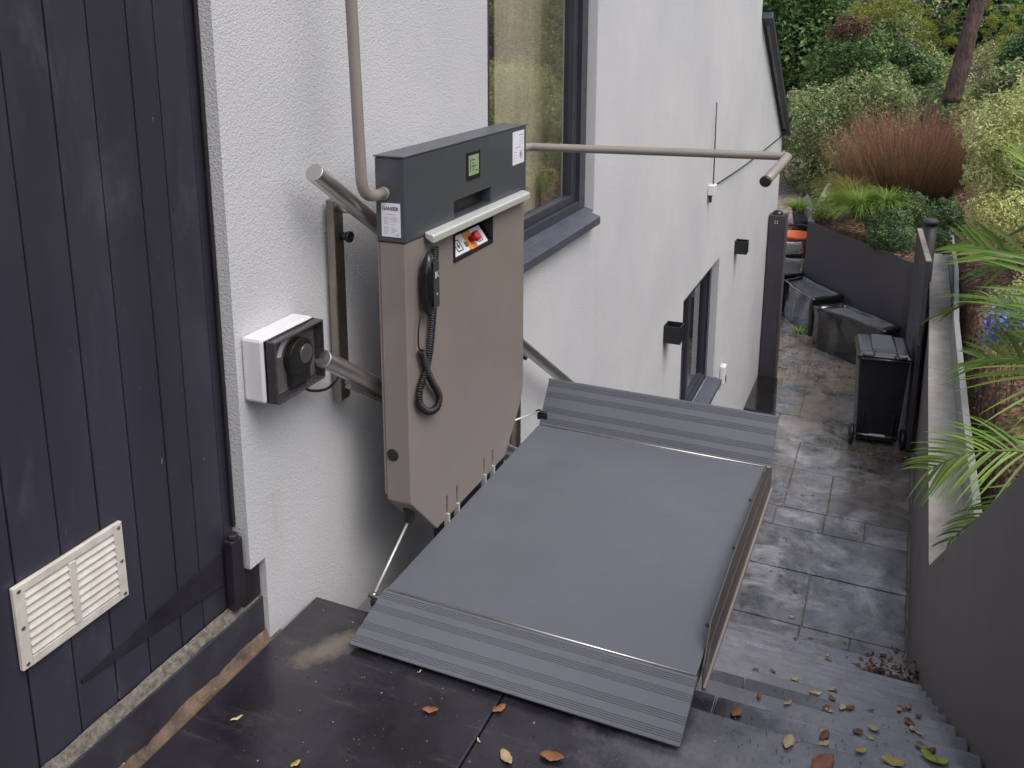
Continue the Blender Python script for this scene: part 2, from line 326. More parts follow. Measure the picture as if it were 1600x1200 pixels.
def colour_patch(m, c, sc, rot, col, k, t0=.9, t1=1.4, ns=14):
    '''one irregular patch of colour, for wet stains and painted sheen, centred at c (x, y)'''
    nt = m.node_tree; b = nt.nodes['Principled BSDF']; src = b.inputs['Base Color'].links[0].from_socket; co = coords(nt, True)
    mp = N(nt, 'ShaderNodeMapping'); mp.inputs['Location'].default_value = (-c[0], -c[1], 0); nt.links.new(co, mp.inputs[0])
    m2 = N(nt, 'ShaderNodeMapping'); m2.inputs['Rotation'].default_value = (0, 0, math.radians(rot)); m2.inputs['Scale'].default_value = (1, 1, 0); nt.links.new(mp.outputs[0], m2.inputs[0])
    m3 = N(nt, 'ShaderNodeMapping'); m3.inputs['Scale'].default_value = (sc[0], sc[1], 0); nt.links.new(m2.outputs[0], m3.inputs[0])
    ln = N(nt, 'ShaderNodeVectorMath', operation='LENGTH'); nt.links.new(m3.outputs[0], ln.inputs[0])
    ad = N(nt, 'ShaderNodeMath', operation='MULTIPLY_ADD'); nt.links.new(noise_tex(nt, co, ns, 8, .75), ad.inputs[0]); ad.inputs[1].default_value = .7; nt.links.new(ln.outputs['Value'], ad.inputs[2])
    nt.links.new(mixc(nt, ramp(nt, ad.outputs[0], [(.62, (k,)*3), (.95, (0,)*3)]), src, col), b.inputs['Base Color'])
# grey sky sheen on the landing by the steps, painted as paler colour; wet black patches beside the lift
colour_patch(M['landing'], (.20, 1.45), (.85, 1.0), 0, (.15, .145, .165), 1.0, ns=9)
colour_patch(M['stairs'], (-.28, 1.95), (2.6, 4.6), -12, (.022, .02, .026), .95, ns=26)
colour_patch(M['stairs'], (-.26, 2.55), (2.2, 4.5), -12, (.022, .02, .026), .9, ns=26)
M['bark'] = pm('tree_bark', (.085, .055, .048), .9, var=.4, vs=14, bump=1, bs=22, bd=.03, stretch=(1, 1, .3))
M['gap'] = pm('dirty_mortar', (.085, .060, .045), .85, var=.45, vs=22, bump=.9, bs=70, bd=.008, col2=(.19, .13, .09))
M['gravel'] = pm('gravel', (.22, .17, .15), .9, var=.5, vs=14, bump=1, bs=40, bd=.03)
def lcd_mat():
    m = bpy.data.materials.new('lcd_screen'); m.use_nodes = True; b = m.node_tree.nodes['Principled BSDF']
    b.inputs['Base Color'].default_value = (.13, .16, .10, 1); b.inputs['Roughness'].default_value = .2
    b.inputs['Emission Color'].default_value = (.22, .29, .16, 1); b.inputs['Emission Strength'].default_value = .35; return m
M['lcd'] = lcd_mat()
def mulch_mat():
    m = bpy.data.materials.new('bark_mulch'); m.use_nodes = True; nt = m.node_tree; b = nt.nodes['Principled BSDF']
    co = coords(nt, True); vo = N(nt, 'ShaderNodeTexVoronoi'); vo.inputs['Scale'].default_value = 22; nt.links.new(co, vo.inputs['Vector'])
    sx = N(nt, 'ShaderNodeSeparateColor'); nt.links.new(vo.outputs['Color'], sx.inputs[0])
    c = ramp(nt, sx.outputs[0], [(0, (.035, .018, .011)), (.5, (.11, .055, .03)), (1, (.26, .15, .09))])
    nt.links.new(c, b.inputs['Base Color']); b.inputs['Roughness'].default_value = .85
    bp = N(nt, 'ShaderNodeBump'); bp.inputs['Strength'].default_value = 1; bp.inputs['Distance'].default_value = .03
    nt.links.new(vo.outputs[0], bp.inputs['Height']); nt.links.new(bp.outputs[0], b.inputs['Normal']); return m
M['mulch'] = mulch_mat()
def grid(xs, ys, zf):
    g = MB(); nx = len(xs)
    g.add([(x, y, zf(x, y)) for y in ys for x in xs], [(j*nx+i, j*nx+i+1, (j+1)*nx+i+1, (j+1)*nx+i) for j in range(len(ys)-1) for i in range(nx-1)], True); return g
# ================================================================ SETTING: landing, stairs, path, hillside
lm = MB()
for x0, x1, y0, y1 in ((-1.312, -.715, -1.2, 1.75), (-.711, .334, -1.2, 1.75)): lm.box(x0, x1, y0, y1, -.04, 0)
lm.box(-1.30, .33, -1.2, 1.73, -.30, -.046)
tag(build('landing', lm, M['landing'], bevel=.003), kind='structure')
sm = MB(); RI, TR, NT = 2.75/15, .28, 14
for i in range(1, NT+1):
    z = -RI*i; y0 = 1.75+TR*(i-1)
    xs = [XW+.002] + sorted(random.sample([-.9, -.6, -.3, 0.0], 1)) + [.336]
    for a, b_ in zip(xs, xs[1:]): sm.box(a+.0015, b_-.0015, y0-.03, y0+TR, z-.035, z+random.uniform(-.0015, .0015))
    sm.box(XW+.004, .334, y0+.0, y0+TR-.02, z-RI-.001, z-.037)
tag(build('stairs', sm, M['stairs'], bevel=.004), kind='structure')
tag(build('ground_gap', grid(list(np.linspace(-1.356, -1.296, 14)), list(np.linspace(-.4, 1.62, 260)), lambda x, y: -.010+.020*noise.noise(Vector((x*30, y*6, 0)))+.005*noise.noise(Vector((x*90, y*50, 4)))+(.012 if x < -1.34 else 0)), M['gap'], base=(0, 0, 0)), kind='structure')
pmb = MB()
rows = [(5.64, 6.075, [-1.33, -.35, -.01, .345]), (6.075, 6.75, [-1.33, -.34, .35]), (6.75, 7.39, [-1.33, -.82, .355]),
        (7.39, 7.72, [-1.33, -.72, -.31, .02, .36]), (7.72, 8.49, [-1.33, -.67, -.30, .37]), (8.49, 9.10, [-1.33, -.67, -.10, .375]),
        (9.10, 9.75, [-1.33, -.95, -.3, .385]), (9.75, 10.55, [-1.33, -.75, -.1, .395])]
y = 10.55
while y < 15.8:
    h = random.choice([.35, .45, .6]); xs = [-4.2]
    while xs[-1] < .2: xs.append(xs[-1]+random.choice([.45, .6, .75]))
    xs[-1] = min(.42, xs[-1]); rows.append((y, y+h, xs)); y += h
for y0, y1, xs in rows:
    for a, b_ in zip(xs, xs[1:]):
        if b_-a > .05:
            if y0 < 11.47 and a < -1.40: continue
            dz = random.uniform(-.0025, .0025); pmb.box(a+.005, b_-.005, y0+.005, y1-.005, G-.03, G+dz)
tag(build('path', pmb, M['slate'], bevel=.003), kind='structure')
jb = MB(); jb.box(-4.3, .60, 5.6, 16.2, G-.2, G-.011)
tag(build('path_bed', jb, pm('joint_silt', (.15, .13, .105), .7, var=.4, vs=5, bump=.5, bs=80)), kind='structure')
def hz(x, y):
    right = -1.13+.40*(x-.7)+.045*max(0, y-12)+.5*max(0, 4.6-y)
    far = -1.13+.045*(y-12)+(.42 if x > .7 else .20)*(x-.7)
    low = -2.8+.12*(y-16)
    if x > .75 and y < 22: z = right
    elif x > .75: z = far-.0
    else:
        k = max(0, min(1, (y-17)/9)); z = max(low, low*(1-k)+far*k)
        if .3 < x <= .75: z = z+(right-z)*(x-.3)/.45
    z = min(z, 3.0+.02*y)
    return z+(.06*noise.noise(Vector((x*.8, y*.8, 0)))+.02*noise.noise(Vector((x*4, y*4, 0))) if x > .75 or y > 17 else 0)
tag(build('hillside', grid(list(np.linspace(.60, 3, 40))+list(np.linspace(3.2, 30, 50)), list(np.linspace(-2, 16.0, 120)), hz), M['mulch'], base=(0, 0, 0)), kind='structure')
tag(build('far_hill', grid(list(np.linspace(-45, -3, 30))+list(np.linspace(-2.8, 6, 50))+list(np.linspace(6.5, 60, 40)), list(np.linspace(16.0, 30, 60))+list(np.linspace(30.5, 110, 50)), hz),
          pm('hill_earth', (.06, .042, .026), .95, var=.5, vs=3, col2=(.10, .075, .045), bump=1, bs=20, bd=.05), base=(0, 0, 0)), kind='structure')
tag(build('ground', grid([-400, -4, 400], [-400, -3, 5.6, 500], lambda x, y: -3.05), M['soil'], base=(0, 0, 0)), kind='structure')
# ================================================================ HOUSE
house = thing('house', (XW-.2, 6, G), 'white rendered house wall with two dark framed windows along the steps', 'house')
wb = MB(); wb.prism([(1.528, 4.2), (1.530, .207), (1.585, .207), (1.585, -2.78), (11.46, -2.78), (11.46, .087), (9.185, 1.5), (9.185, 4.2)], 0, XW-.30, XW)
wall = build('wall', wb, M['render'], house)
c1 = MB(); c1.box(XW-.5, XW+.1, 2.891, 4.108, .585, 3.0); cut(wall, c1)
c2 = MB(); c2.box(XW-.5, XW+.1, 6.25, 7.62, -1.60, -.49); cut(wall, c2)
for p in wall.data.polygons: p.use_smooth = False
eb = MB(); eb.prism([(11.46, .06), (9.20, 1.46), (9.20, 4.2), (8.9, 4.2), (8.9, -2.7), (11.46, -2.7)], 0, -9, XW-.31); build('end_wall', eb, M['render'], house)
rb = MB(); rb.prism([(1.50, 4.26), (9.3, 4.26), (9.3, 4.21), (1.50, 4.21)], 0, -9, XW+.10); rb.prism([(11.50, .10), (9.22, 1.51), (9.22, 1.56), (11.53, .14)], 0, -9, XW-.02)
build('roof', rb, M['frame'], house)
def window(y0, y1, z0, z1, mull, deep, sash, inner):
    wnd = MB(); xf = XW-deep; fw = .085
    for a, b_, c, d in ((y0+.001, y0+fw, z0+.001, z1-.001), (y1-fw, y1-.001, z0+.001, z1-.001), (y0+fw, y1-fw, z1-fw, z1-.001), (y0+fw, y1-fw, z0+.001, z0+fw*.7)):
        wnd.box(xf-.07, xf, a, b_, c, d)
    w = build('window', wnd, M['frame'], house, bevel=.003)
    sb = MB(); a0, a1, c0, c1_ = y0+fw+.002, y1-fw-.002, z0+fw*.7+.002, z1-fw-.002
    for a, b_, c, d in ((a0, a0+sash, c0, c1_), (a1-sash, a1, c0, c1_), (a0+sash, a1-sash, c1_-sash, c1_), (a0+sash, a1-sash, c0, c0+sash*.55)):
        sb.box(xf-.065, xf-.018, a, b_, c, d)
    for mu in mull: sb.box(xf-.065, xf-.022, mu-.03, mu+.03, c0, c1_)
    build('sash', sb, M['frame'], w, bevel=.004)
    gb = MB(); gb.box(xf-.045, xf-.039, a0+sash, a1-sash, c0+sash*.55, c1_-sash); build('glass', gb, M['glass'], w)
    return w
w1 = window(2.891, 4.108, .585, 3.0, [], .045, .068, 0)
ib = MB(); ib.box(XW-.245, XW-.24, 2.893, 4.106, .612, 2.998); build('haze_panel', ib, pm('haze_beige', (.60, .565, .50), .8, var=.12, vs=2, stretch=(1, 6, .5)), w1)  # beige sheet added behind the pane to give the glass its haze
ib = MB(); ib.box(XW-.235, XW-.12, 3.20, 3.215, .62, 2.9); build('curtain_edge', ib, pm('olive_edge', (.05, .05, .025), .6), w1)
s1 = MB(); s1.prism([(XW+.001, .592), (XW+.052, .575), (XW+.052, .538), (XW+.040, .538), (XW+.040, .558), (XW+.001, .572)], 1, 2.86, 4.058); s1.prism([(XW-.043, .606), (XW+.0005, .592), (XW+.0005, .586), (XW-.043, .586)], 1, 2.893, 4.106)
build('sill', s1, M['sill'], w1, bevel=.003)
w2 = window(6.25, 7.62, -1.60, -.49, [6.88], .06, .05, 0)
s2 = MB(); s2.prism([(XW-.05, -1.585), (XW+.07, -1.615), (XW+.07, -1.65), (XW+.055, -1.65), (XW+.055, -1.632), (XW-.05, -1.605)], 1, 6.22, 7.66)
build('sill', s2, M['sill'], w2, bevel=.003)
# room behind the windows
room = MB(); room.box(-5.2, -5.1, 1.5, 8.6, -2.7, 3.4); room.box(-5.1, XW-.31, 1.5, 1.6, -2.7, 3.4); room.box(-5.1, XW-.31, 8.5, 8.6, -2.7, 3.4)
room.box(-5.1, XW-.31, 1.6, 8.5, 3.3, 3.4); room.box(-5.1, XW-.31, 1.6, 8.5, .35, .42); room.box(-5.1, XW-.31, 1.6, 8.5, -2.74, -2.65)
build('room', room, M['inside'], house)
isl = MB(); isl.box(XW-.2395, XW-.117, 2.893, 4.106, .5855, .612); build('inner_sill', isl, M['whiteplastic'], house, bevel=.004)
# awning roof window at the far gable
d = np.array([0, 2.275, -1.413]); d /= np.linalg.norm(d); nrm = np.array([0, .5276, .8495])
def gable_quad(mb, s0, s1_, x0, x1, h0, h1):
    o0 = np.array([0, 9.2, 1.5])
    c = o0+d*(s0+s1_)/2+nrm*(h0+h1)/2; c[0] = (x0+x1)/2
    mb.obox(c, (1, 0, 0), d, nrm, (x1-x0)/2, (s1_-s0)/2, (h1-h0)/2)
gw = MB(); L_ = 2.62
for a in ((.0, .12, XW-.6, XW+.10, .0, .07), (L_-.12, L_, XW-.6, XW+.10, .0, .07), (.12, L_-.12, XW+.055, XW+.10, 0, .07), (.12, L_-.12, XW-.05, XW+.02, 0, .05)): gable_quad(gw, *a)
gwo = build('roof_window', gw, M['frame'], house, bevel=.004)
gg = MB(); gable_quad(gg, .12, L_-.12, XW+.02, XW+.055, .02, .035); build('glass', gg, pm('green_glass', (.16, .19, .13), .2, var=.3, vs=4), gwo)
kb = MB(); p = at(1231, 185, 1, 11.2); kb.ball(p, .05, .05, .06); kb.cyl(p, (XW-.02, 11.2, p[2]-.03), .02); build('bracket', kb, M['black'], house)
# object on inner sill
vb = MB(); vb.box(XW-.205, XW-.145, 3.93, 3.99, .62, .79); vb.box(XW-.215, XW-.135, 3.92, 4.00, .6125, .625); vb.box(XW-.215, XW-.135, 3.92, 4.00, .79, .805)
for k in range(5): vb.box(XW-.1445, XW-.138, 3.94, 3.98, .64+k*.03, .655+k*.03)
tag(build('lantern', vb, pm('lantern', (.07, .06, .05), .5, var=.5, vs=40, col2=(.3, .28, .22)), bevel=.004), 'small dark patterned lantern standing behind the glass of the tall window', 'lantern')
# ================================================================ BOARDED WALL
gar = thing('boarded_wall', (-1.45, 1.0, 0), 'wall of vertical dark navy timber boards on a painted plinth', 'wall')
bb = MB(); ed = [-.02, .08, .18, .28, .38, .48, .575, .67, .77, .87, .97, 1.066, 1.158, 1.247, 1.341, 1.41, 1.497]
random.seed(3)
for a, b_ in zip(ed, ed[1:]): bb.box(-1.395, -1.375+random.uniform(-.0008, .0008), a+.0016, b_-.0016, .119, 3.2)
bb.box(-1.395, -1.379, 1.4986, 1.5285, .119, 3.2); bb.box(-1.42, -1.397, -.02, 1.5285, .112, 3.2)
build('boards', bb, M['board'], gar, bevel=.0022)
cb = MB(); cb.box(-1.374, -1.366, 1.519, 1.5285, .316, 3.2); build('corner_trim', cb, M['board_dark'], gar, bevel=.003)
pb = MB(); pb.box(-1.60, -1.346, -.02, 1.584, -.3, .100); build('plinth', pb, M['plinth'], gar, bevel=.004)
n = 60; ys = np.linspace(-.02, 1.575, n)
ab = MB(); prof = [(-1.3735, .119), (-1.37, .123), (-1.358, .113), (-1.348, .1015), (-1.3735, .1005)]
vv = []
for i, yv in enumerate(ys):
    for (a, b_) in prof: vv.append((a+(.004*noise.noise(Vector((yv*20, a*100, 0))) if a > -1.372 else 0), yv, b_+(.004*noise.noise(Vector((yv*25, a*60, 3))) if b_ > .101 else 0)))
ab.add(vv, [(i*5+k, i*5+(k+1) % 5, (i+1)*5+(k+1) % 5, (i+1)*5+k) for i in range(n-1) for k in range(5)])
build('mortar_ledge', ab, M['aggregate'], gar)
fb = MB(); fb.prism([(1.075, .233), (1.478, .276), (1.478, .188), (1.076, .224)], 0, -1.3738, -1.3712); build('flashing', fb, M['flash'], gar)
eb = MB(); eb.box(-1.366, -1.338, 1.479, 1.515, .125, .305); eb.box(-1.372, -1.350, 1.516, 1.582, .104, .204); eb.cyl((-1.352, 1.497, .302), (-1.352, 1.497, .318), .013)
build('corner_block', eb, M['board_dark'], gar, bevel=.004)
# vent
vent = thing('louvre_vent', (-1.36, 1.076, .43), 'cream plastic louvre vent with two columns of slats screwed to the dark boards', 'vent')
y0, y1, z0, z1 = .954, 1.2, .343, .510; xv = -1.373
vb = MB(); vb.box(xv, xv+.010, y0, y0+.022, z0, z1); vb.box(xv, xv+.010, y1-.022, y1, z0, z1); vb.box(xv, xv+.010, y0+.022, y1-.022, z0, z0+.018); vb.box(xv, xv+.010, y0+.022, y1-.022, z1-.018, z1)
ym = (y0+y1)/2; vb.box(xv, xv+.012, ym-.008, ym+.008, z0+.018, z1-.018)
build('frame', vb, M['cream'], vent, bevel=.002)
sb = MB()
for c0, c1_ in ((y0+.022, ym-.008), (ym+.008, y1-.022)):
    for k in range(8):
        zz = z0+.022+k*(z1-z0-.036)/8
        sb.add([(xv+.011, c0, zz), (xv+.011, c1_, zz), (xv+.002, c1_, zz+.017), (xv+.002, c0, zz+.017), (xv+.009, c0, zz-.001), (xv+.009, c1_, zz-.001), (xv+.0, c1_, zz+.016), (xv+.0, c0, zz+.016)],
               [(0,1,2,3), (7,6,5,4), (0,4,5,1), (3,2,6,7), (0,3,7,4), (1,5,6,2)])
build('slats', sb, M['cream'], vent)
bk = MB(); bk.box(xv-.0015, xv-.0005, y0+.01, y1-.01, z0+.01, z1-.01); build('backing', bk, M['ink'], vent)
for yy in (y0+.010, y1-.010):
    for zz in (z0+.010, (z0+z1)/2, z1-.010):
        sc = MB(); sc.cyl((xv+.0095, yy, zz), (xv+.0118, yy, zz), .0035, 10); build('screw', sc, M['steel_dark'], vent)
# ================================================================ RAILS
XR = -1.245; rr_ = .0225; sl = .674
def rail_z(y, z0, y0=1.735): return z0-sl*(y-y0)
rails = thing('stair_rail', (XR, 2.6, 0), 'two sloping stainless steel rail tubes on wall posts carrying the platform lift', 'rail')
for z0, nm in ((1.142, 0), (.683, 1)):
    a = (XR, 1.735, z0); b_ = (XR, 3.60, rail_z(3.60, z0))
    rt = MB(); rt.cyl(a, b_, rr_, 32); rto = build('rail_tube', rt, M['steel'], rails, bevel=.0015)
dd = np.array([0, 1, -sl]); dd /= np.linalg.norm(dd); nn = np.array([0, sl, 1]); nn /= np.linalg.norm(nn)
rk = MB(); s = .13
p0 = np.array([XR, 1.735, .683])
rk.obox(p0+dd*1.2-nn*.026, (1, 0, 0), dd, nn, .008, 1.06, .0035)
for k in range(170): rk.obox(p0+dd*(.15+k*.0125)-nn*.0345, (1, 0, 0), dd, nn, .008, .0026, .0055)
build('gear_rack', rk, M['steel'], rails)
for yp, zt, zb in ((1.905, 1.045, .50), (3.10, .30, -.75)):
    pb_ = MB(); pb_.box(-1.322, -1.298, yp-.022, yp+.022, zb, zt); po = build('support_post', pb_, M['steel_dark'], rails, bevel=.004)
    for zz in (zt-.10, zb+.06):
        bo = MB(); bo.cyl((-1.298, yp+.012, zz), (-1.280, yp+.012, zz), .011, 14); bo.cyl((-1.280, yp+.012, zz), (-1.272, yp+.012, zz), .015, 14)
        build('bolt', bo, M['black'], po)
    for zz in (rail_z(yp, 1.142), rail_z(yp, .683)):
        st = MB(); st.cyl((-1.300, yp, zz-.005), (XR-.005, yp, zz-.005), .0125); build('standoff', st, M['steel'], po)
# ================================================================ PLATFORM LIFT
lift = thing('platform_lift', (-.71, 2.3, 0), 'inclined wheelchair platform lift with taupe housing and unfolded grey deck at the top landing', 'lift')
XF = -1.115; XB = -1.19
hb = MB(); hb.prism([(1.92, .94), (1.92, .222), (2.062, .072), (2.545, .072), (2.668, .20), (2.70, .26), (2.70, .94)], 0, XB, XF)
hous = build('housing', hb, M['taupe'], lift)
cc = MB(); cc.box(XF-.05, XF+.02, 2.187, 2.447, .826, .932)
for ya in (2.129, 2.193, 2.383, 2.448): cc.box(XF-.012, XF+.02, ya-.006, ya+.006, .05, .14)
cut(hous, cc); hous.modifiers.clear(); bv = hous.modifiers.new('bevel', 'BEVEL'); bv.width = .004; bv.segments = 3; bv.limit_method = 'ANGLE'; bv.angle_limit = math.radians(40)
bkp = MB(); bkp.box(XB-.008, XB-.001, 1.923, 2.695, .235, 1.155); build('back_plate', bkp, M['taupe'], lift, bevel=.002)
hd = MB(); hd.box(XB-.004, XF+.004, 1.917, 2.704, .9425, 1.157); head = build('head_cover', hd, M['anthracite'], lift)
cc = MB(); cc.box(XF-.035, XF+.02, 2.187, 2.432, .953, 1.003); cut(head, cc)
bv = head.modifiers.new('bevel', 'BEVEL'); bv.width = .0035; bv.segments = 3; bv.limit_method = 'ANGLE'; bv.angle_limit = math.radians(40)
sb = MB(); sb.box(XF-.0345, XF-.030, 2.188, 2.431, .954, 1.002); build('slot_backing', sb, M['black'], head)
lid = MB(); lid.box(XF-.002, XF+.0045, 2.18, 2.44, 1.003, 1.008); build('slot_lip', lid, M['anthracite'], head)
tp = MB(); tp.box(XB-.006, XF+.006, 1.914, 2.707, 1.1575, 1.1615); build('top_lid', tp, M['anthracite'], head, bevel=.001)
ds = MB(); ds.box(XF+.0035, XF+.0062, 2.262, 2.352, 1.045, 1.125); dso = build('display', ds, M['black_gloss'], head, bevel=.001)
ls = MB(); ls.box(XF+.006, XF+.0068, 2.275, 2.340, 1.058, 1.115); lso = build('screen', ls, M['lcd'], dso)
ib = MB()
for a, b_, c, d_ in ((2.283, 2.287, 1.07, 1.105), (2.292, 2.312, 1.10, 1.103), (2.30, 2.304, 1.07, 1.095), (2.318, 2.330, 1.068, 1.071), (2.29, 2.325, 1.082, 1.084)): ib.box(XF+.0066, XF+.0071, a, b_, c, d_)
tag(build('screen_marks', ib, pm('lcd_ink', (.03, .07, .02), .4), dso), kind=None)
def text(s, size, m, parent, origin, ux, uz, name='lettering', bold=0):
    cu = bpy.data.curves.new('t', 'FONT'); cu.body = s; cu.size = size; cu.extrude = .0001; cu.offset = bold
    to = bpy.data.objects.new('t', cu); S.collection.objects.link(to); bpy.context.view_layer.update()
    me = bpy.data.meshes.new_from_object(to.evaluated_get(bpy.context.evaluated_depsgraph_get())); bpy.data.objects.remove(to)
    o_ = np.array(origin); ux = np.array(ux, float); uz = np.array(uz, float); nn_ = np.cross(ux, uz); L = root_loc(parent)
    for v in me.vertices: v.co = Vector(o_+v.co.x*ux+v.co.y*uz+v.co.z*nn_-L)
    me.name = name; me.materials.clear(); me.materials.append(m); o = bpy.data.objects.new(name, me); S.collection.objects.link(o); o.parent = parent; return o
# stickers: side (-Y face) and front (+X face)
st = MB(); st.box(-1.178, -1.124, 1.9155, 1.9168, .957, 1.043); so = build('sticker', st, M['label'], head); so['label'] = 'maker label on the narrow side'
text('GANSER', .0125, M['ink'], so, (-1.1755, 1.9153, 1.025), (1, 0, 0), (0, 0, 1), bold=.0004)
tb = MB(); random.seed(5)
tb.box(-1.166, -1.138, 1.9151, 1.9154, 1.014, 1.0155)
for k in range(11):
    z = 1.006-k*.0042
    if k in (5,): continue
    tb.box(-1.172, -1.172+random.uniform(.010, .020), 1.9151, 1.9154, z, z+.0012)
    if random.random() < .8: tb.box(-1.150, -1.150+random.uniform(.006, .018), 1.9151, 1.9154, z, z+.0012)
tb.box(-1.135, -1.132, 1.9151, 1.9154, .961, .966); tb.box(-1.130, -1.128, 1.9151, 1.9154, .961, .966)
build('small_print', tb, M['ink_light'], so)
st = MB(); st.box(XF+.0038, XF+.0052, 2.592, 2.683, 1.042, 1.146); so = build('sticker', st, M['label'], head); so['label'] = 'notice label on the wide front'
tb = MB(); xx = XF+.0051; 
tb.box(xx, xx+.0004, 2.643, 2.674, 1.131, 1.1345)
for k in range(4): tb.box(xx, xx+.0004, 2.645, 2.672, 1.120-k*.006, 1.1212-k*.006)
tb.box(xx, xx+.0004, 2.610, 2.655, 1.0935, 1.096)
for k in range(4): tb.box(xx, xx+.0004, 2.600, 2.625, 1.080-k*.009, 1.0815-k*.009)
build('small_print', tb, M['ink_light'], so)
sy = MB()
for k in range(20):
    a = 2*math.pi*k/20; b2 = 2*math.pi*(k+1)/20
    cyc, czc = 2.656, 1.070
    sy.add([(xx+.0004, cyc+.011*math.cos(t), czc+.013*math.sin(t)) for t in (a, b2)]+[(xx+.0004, cyc+.009*math.cos(t), czc+.011*math.sin(t)) for t in (b2, a)], [(0, 1, 2, 3)])
sy.box(xx, xx+.0005, 2.653, 2.660, 1.064, 1.077); build('round_symbol', sy, M['ink'], so)
# shelf lip
lp = MB(); lp.prism([(XF+.0045, .9525), (XF+.0045, .938), (XF+.022, .926), (XF+.032, .924), (XF+.032, .943), (XF+.028, .947)], 1, 2.014, 2.672)
build('shelf_bar', lp, M['alu'], lift, bevel=.003)
# control panel
cp = MB(); cp.box(XF-.0495, XF-.046, 2.188, 2.446, .827, .931); cpo = build('control_panel', cp, M['black_gloss'], lift)
fr = MB(); fr.box(XF-.0455, XF+.003, 2.1875, 2.1925, .8265, .931); fr.box(XF-.0455, XF+.003, 2.4415, 2.4465, .8265, .931); fr.box(XF-.0455, XF+.003, 2.1925, 2.4415, .8265, .838)
build('recess_lining', fr, M['black'], cpo)
# tilted plate
P0, P1 = np.array([XF-.004, 0, .833]), np.array([XF-.038, 0, .881]); up = (P1-P0); hgt = np.linalg.norm(up); up /= hgt; yv = np.array([0, 1.0, 0]); pn = np.cross(yv, up); 
pc = (P0+P1)/2; pc[1] = 2.317
pl = MB(); pl.obox(pc, yv, up, pn, .108, hgt/2, .003); plo = build('button_plate', pl, M['label'], cpo, bevel=.001)
pl = MB(); pl.obox(pc+pn*.0045+yv*.010, yv, up, pn, .024, hgt/2-.001, .0015); build('yellow_surround', pl, M['orange'], plo, bevel=.001)
gm = MB(); gm.obox(pc+pn*.0045-yv*.022-up*.006, yv, up, pn, .006, .008, .0018); build('key_mark', gm, pm('green_mark', (.08, .16, .06), .5), plo)
es = MB(); c0 = pc+yv*.012; es.cyl(c0+pn*.006, c0+pn*.018, .010, 20); es.tube([c0+pn*.018, c0+pn*.022, c0+pn*.034, c0+pn*.037], .02, 28, rs=[.011, .0155, .0155, .012]); build('emergency_button', es, M['red'], plo)
for sg, txt in ((-1, 0), (1, 1)):
    c0 = pc+yv*(.066*sg)+pn*.0036; ar = MB()
    for e, (a, b_, w, h) in enumerate(((-.016, 0, .0015, .016), (.016, 0, .0015, .016), (0, -.016, .016, .0015), (0, .016, .016, .0015), (0, 0, .002, .008))):
        ar.obox(c0+yv*a+up*b_, yv, up, pn, w, h, .0004)
    ar.obox(c0+up*.004*sg+yv*.003, (yv+up)/math.sqrt(2), (up-yv)/math.sqrt(2), pn, .0055, .0012, .0005); ar.obox(c0+up*.004*sg-yv*.003, (yv-up)/math.sqrt(2), (up+yv)/math.sqrt(2), pn, .0055, .0012, .0005)
    build('arrow_symbol', ar, M['ink'], plo)
hl = MB(); hl.cyl((-1.168, 1.9205, .357), (-1.168, 1.917, .357), .0175, 24); build('hole_plug', hl, M['black'], lift, bevel=.001)
# hinge arms in slots
for ya in (2.129, 2.193, 2.383, 2.448):
    hg = MB(); hg.box(XF-.011, XF+.006, ya-.0035, ya+.0035, .0, .085); build('hinge_arm', hg, M['alu'], lift, bevel=.001)
ub = MB(); ub.box(XB+.02, XF-.01, 2.14, 2.56, -.02, .071); ub.cyl((-1.15, 1.965, .185), (-1.15, 1.965, .145), .016); build('chassis', ub, M['black'], lift, bevel=.003)
# deck
X0, X1, Y0, Y1, ZP = -1.111, -.312, 1.779, 2.832, .06
dk = MB(); dk.box(X0, X1, Y0, Y1, ZP-.006, ZP); deck = build('deck', dk, M['deck'], lift, bevel=.0015)
dfm = MB()
for a in ((X0, X0+.03, Y0+.01, Y1-.01, ZP-.05, ZP-.0075), (X1-.032, X1-.002, Y0+.01, Y1-.01, ZP-.05, ZP-.0075), (X0+.03, X1-.032, Y0+.01, Y0+.04, ZP-.05, ZP-.0075), (X0+.03, X1-.032, Y1-.04, Y1-.01, ZP-.05, ZP-.0075)): dfm.box(*a)
build('deck_frame', dfm, M['steel_dark'], deck, bevel=.001)
def flap(hy, hz_, ey, ez, x0, x1, nm):
    """grooved ramp flap: profile of ribs from the hinge line to its free edge"""
    e = np.array([ey-hy, ez-hz_]); Ln = np.linalg.norm(e); e /= Ln; nrm2 = np.array([-e[1], e[0]]);
    if nrm2[1] < 0: nrm2 = -nrm2
    top = [(0, 0)]; 
    for g0 in (.010, .34*Ln-.01, .66*Ln-.01, Ln-.028):
        for k in range(4):
            s_ = g0+k*.0055; top += [(s_, 0), (s_+.0008, -.0016), (s_+.0026, -.0016), (s_+.0034, 0)]
    top += [(Ln, 0)]
    bot = [(Ln, -.004), (Ln-.02, -.009), (0, -.011)]
    pts = [(hy+e[0]*a+nrm2[0]*b_, hz_+e[1]*a+nrm2[1]*b_) for a, b_ in top+bot]
    f_ = MB(); n_ = len(pts); nt_ = len(top)
    V = [(x0, *p) for p in pts]+[(x1, *p) for p in pts]
    f_.add(V, [(i, (i+1) % n_, n_+(i+1) % n_, n_+i) for i in range(n_)]+[tuple(range(n_)), tuple(range(n_, 2*n_))[::-1]])
    o = build('ramp_flap', f_, M['deck'], lift); o['label'] = nm
    k_ = MB(); k_.cyl((x0+.004, hy, hz_+.001), (x1-.004, hy, hz_+.001), .0028, 10); build('hinge_rod', k_, M['steel'], o)
    return o
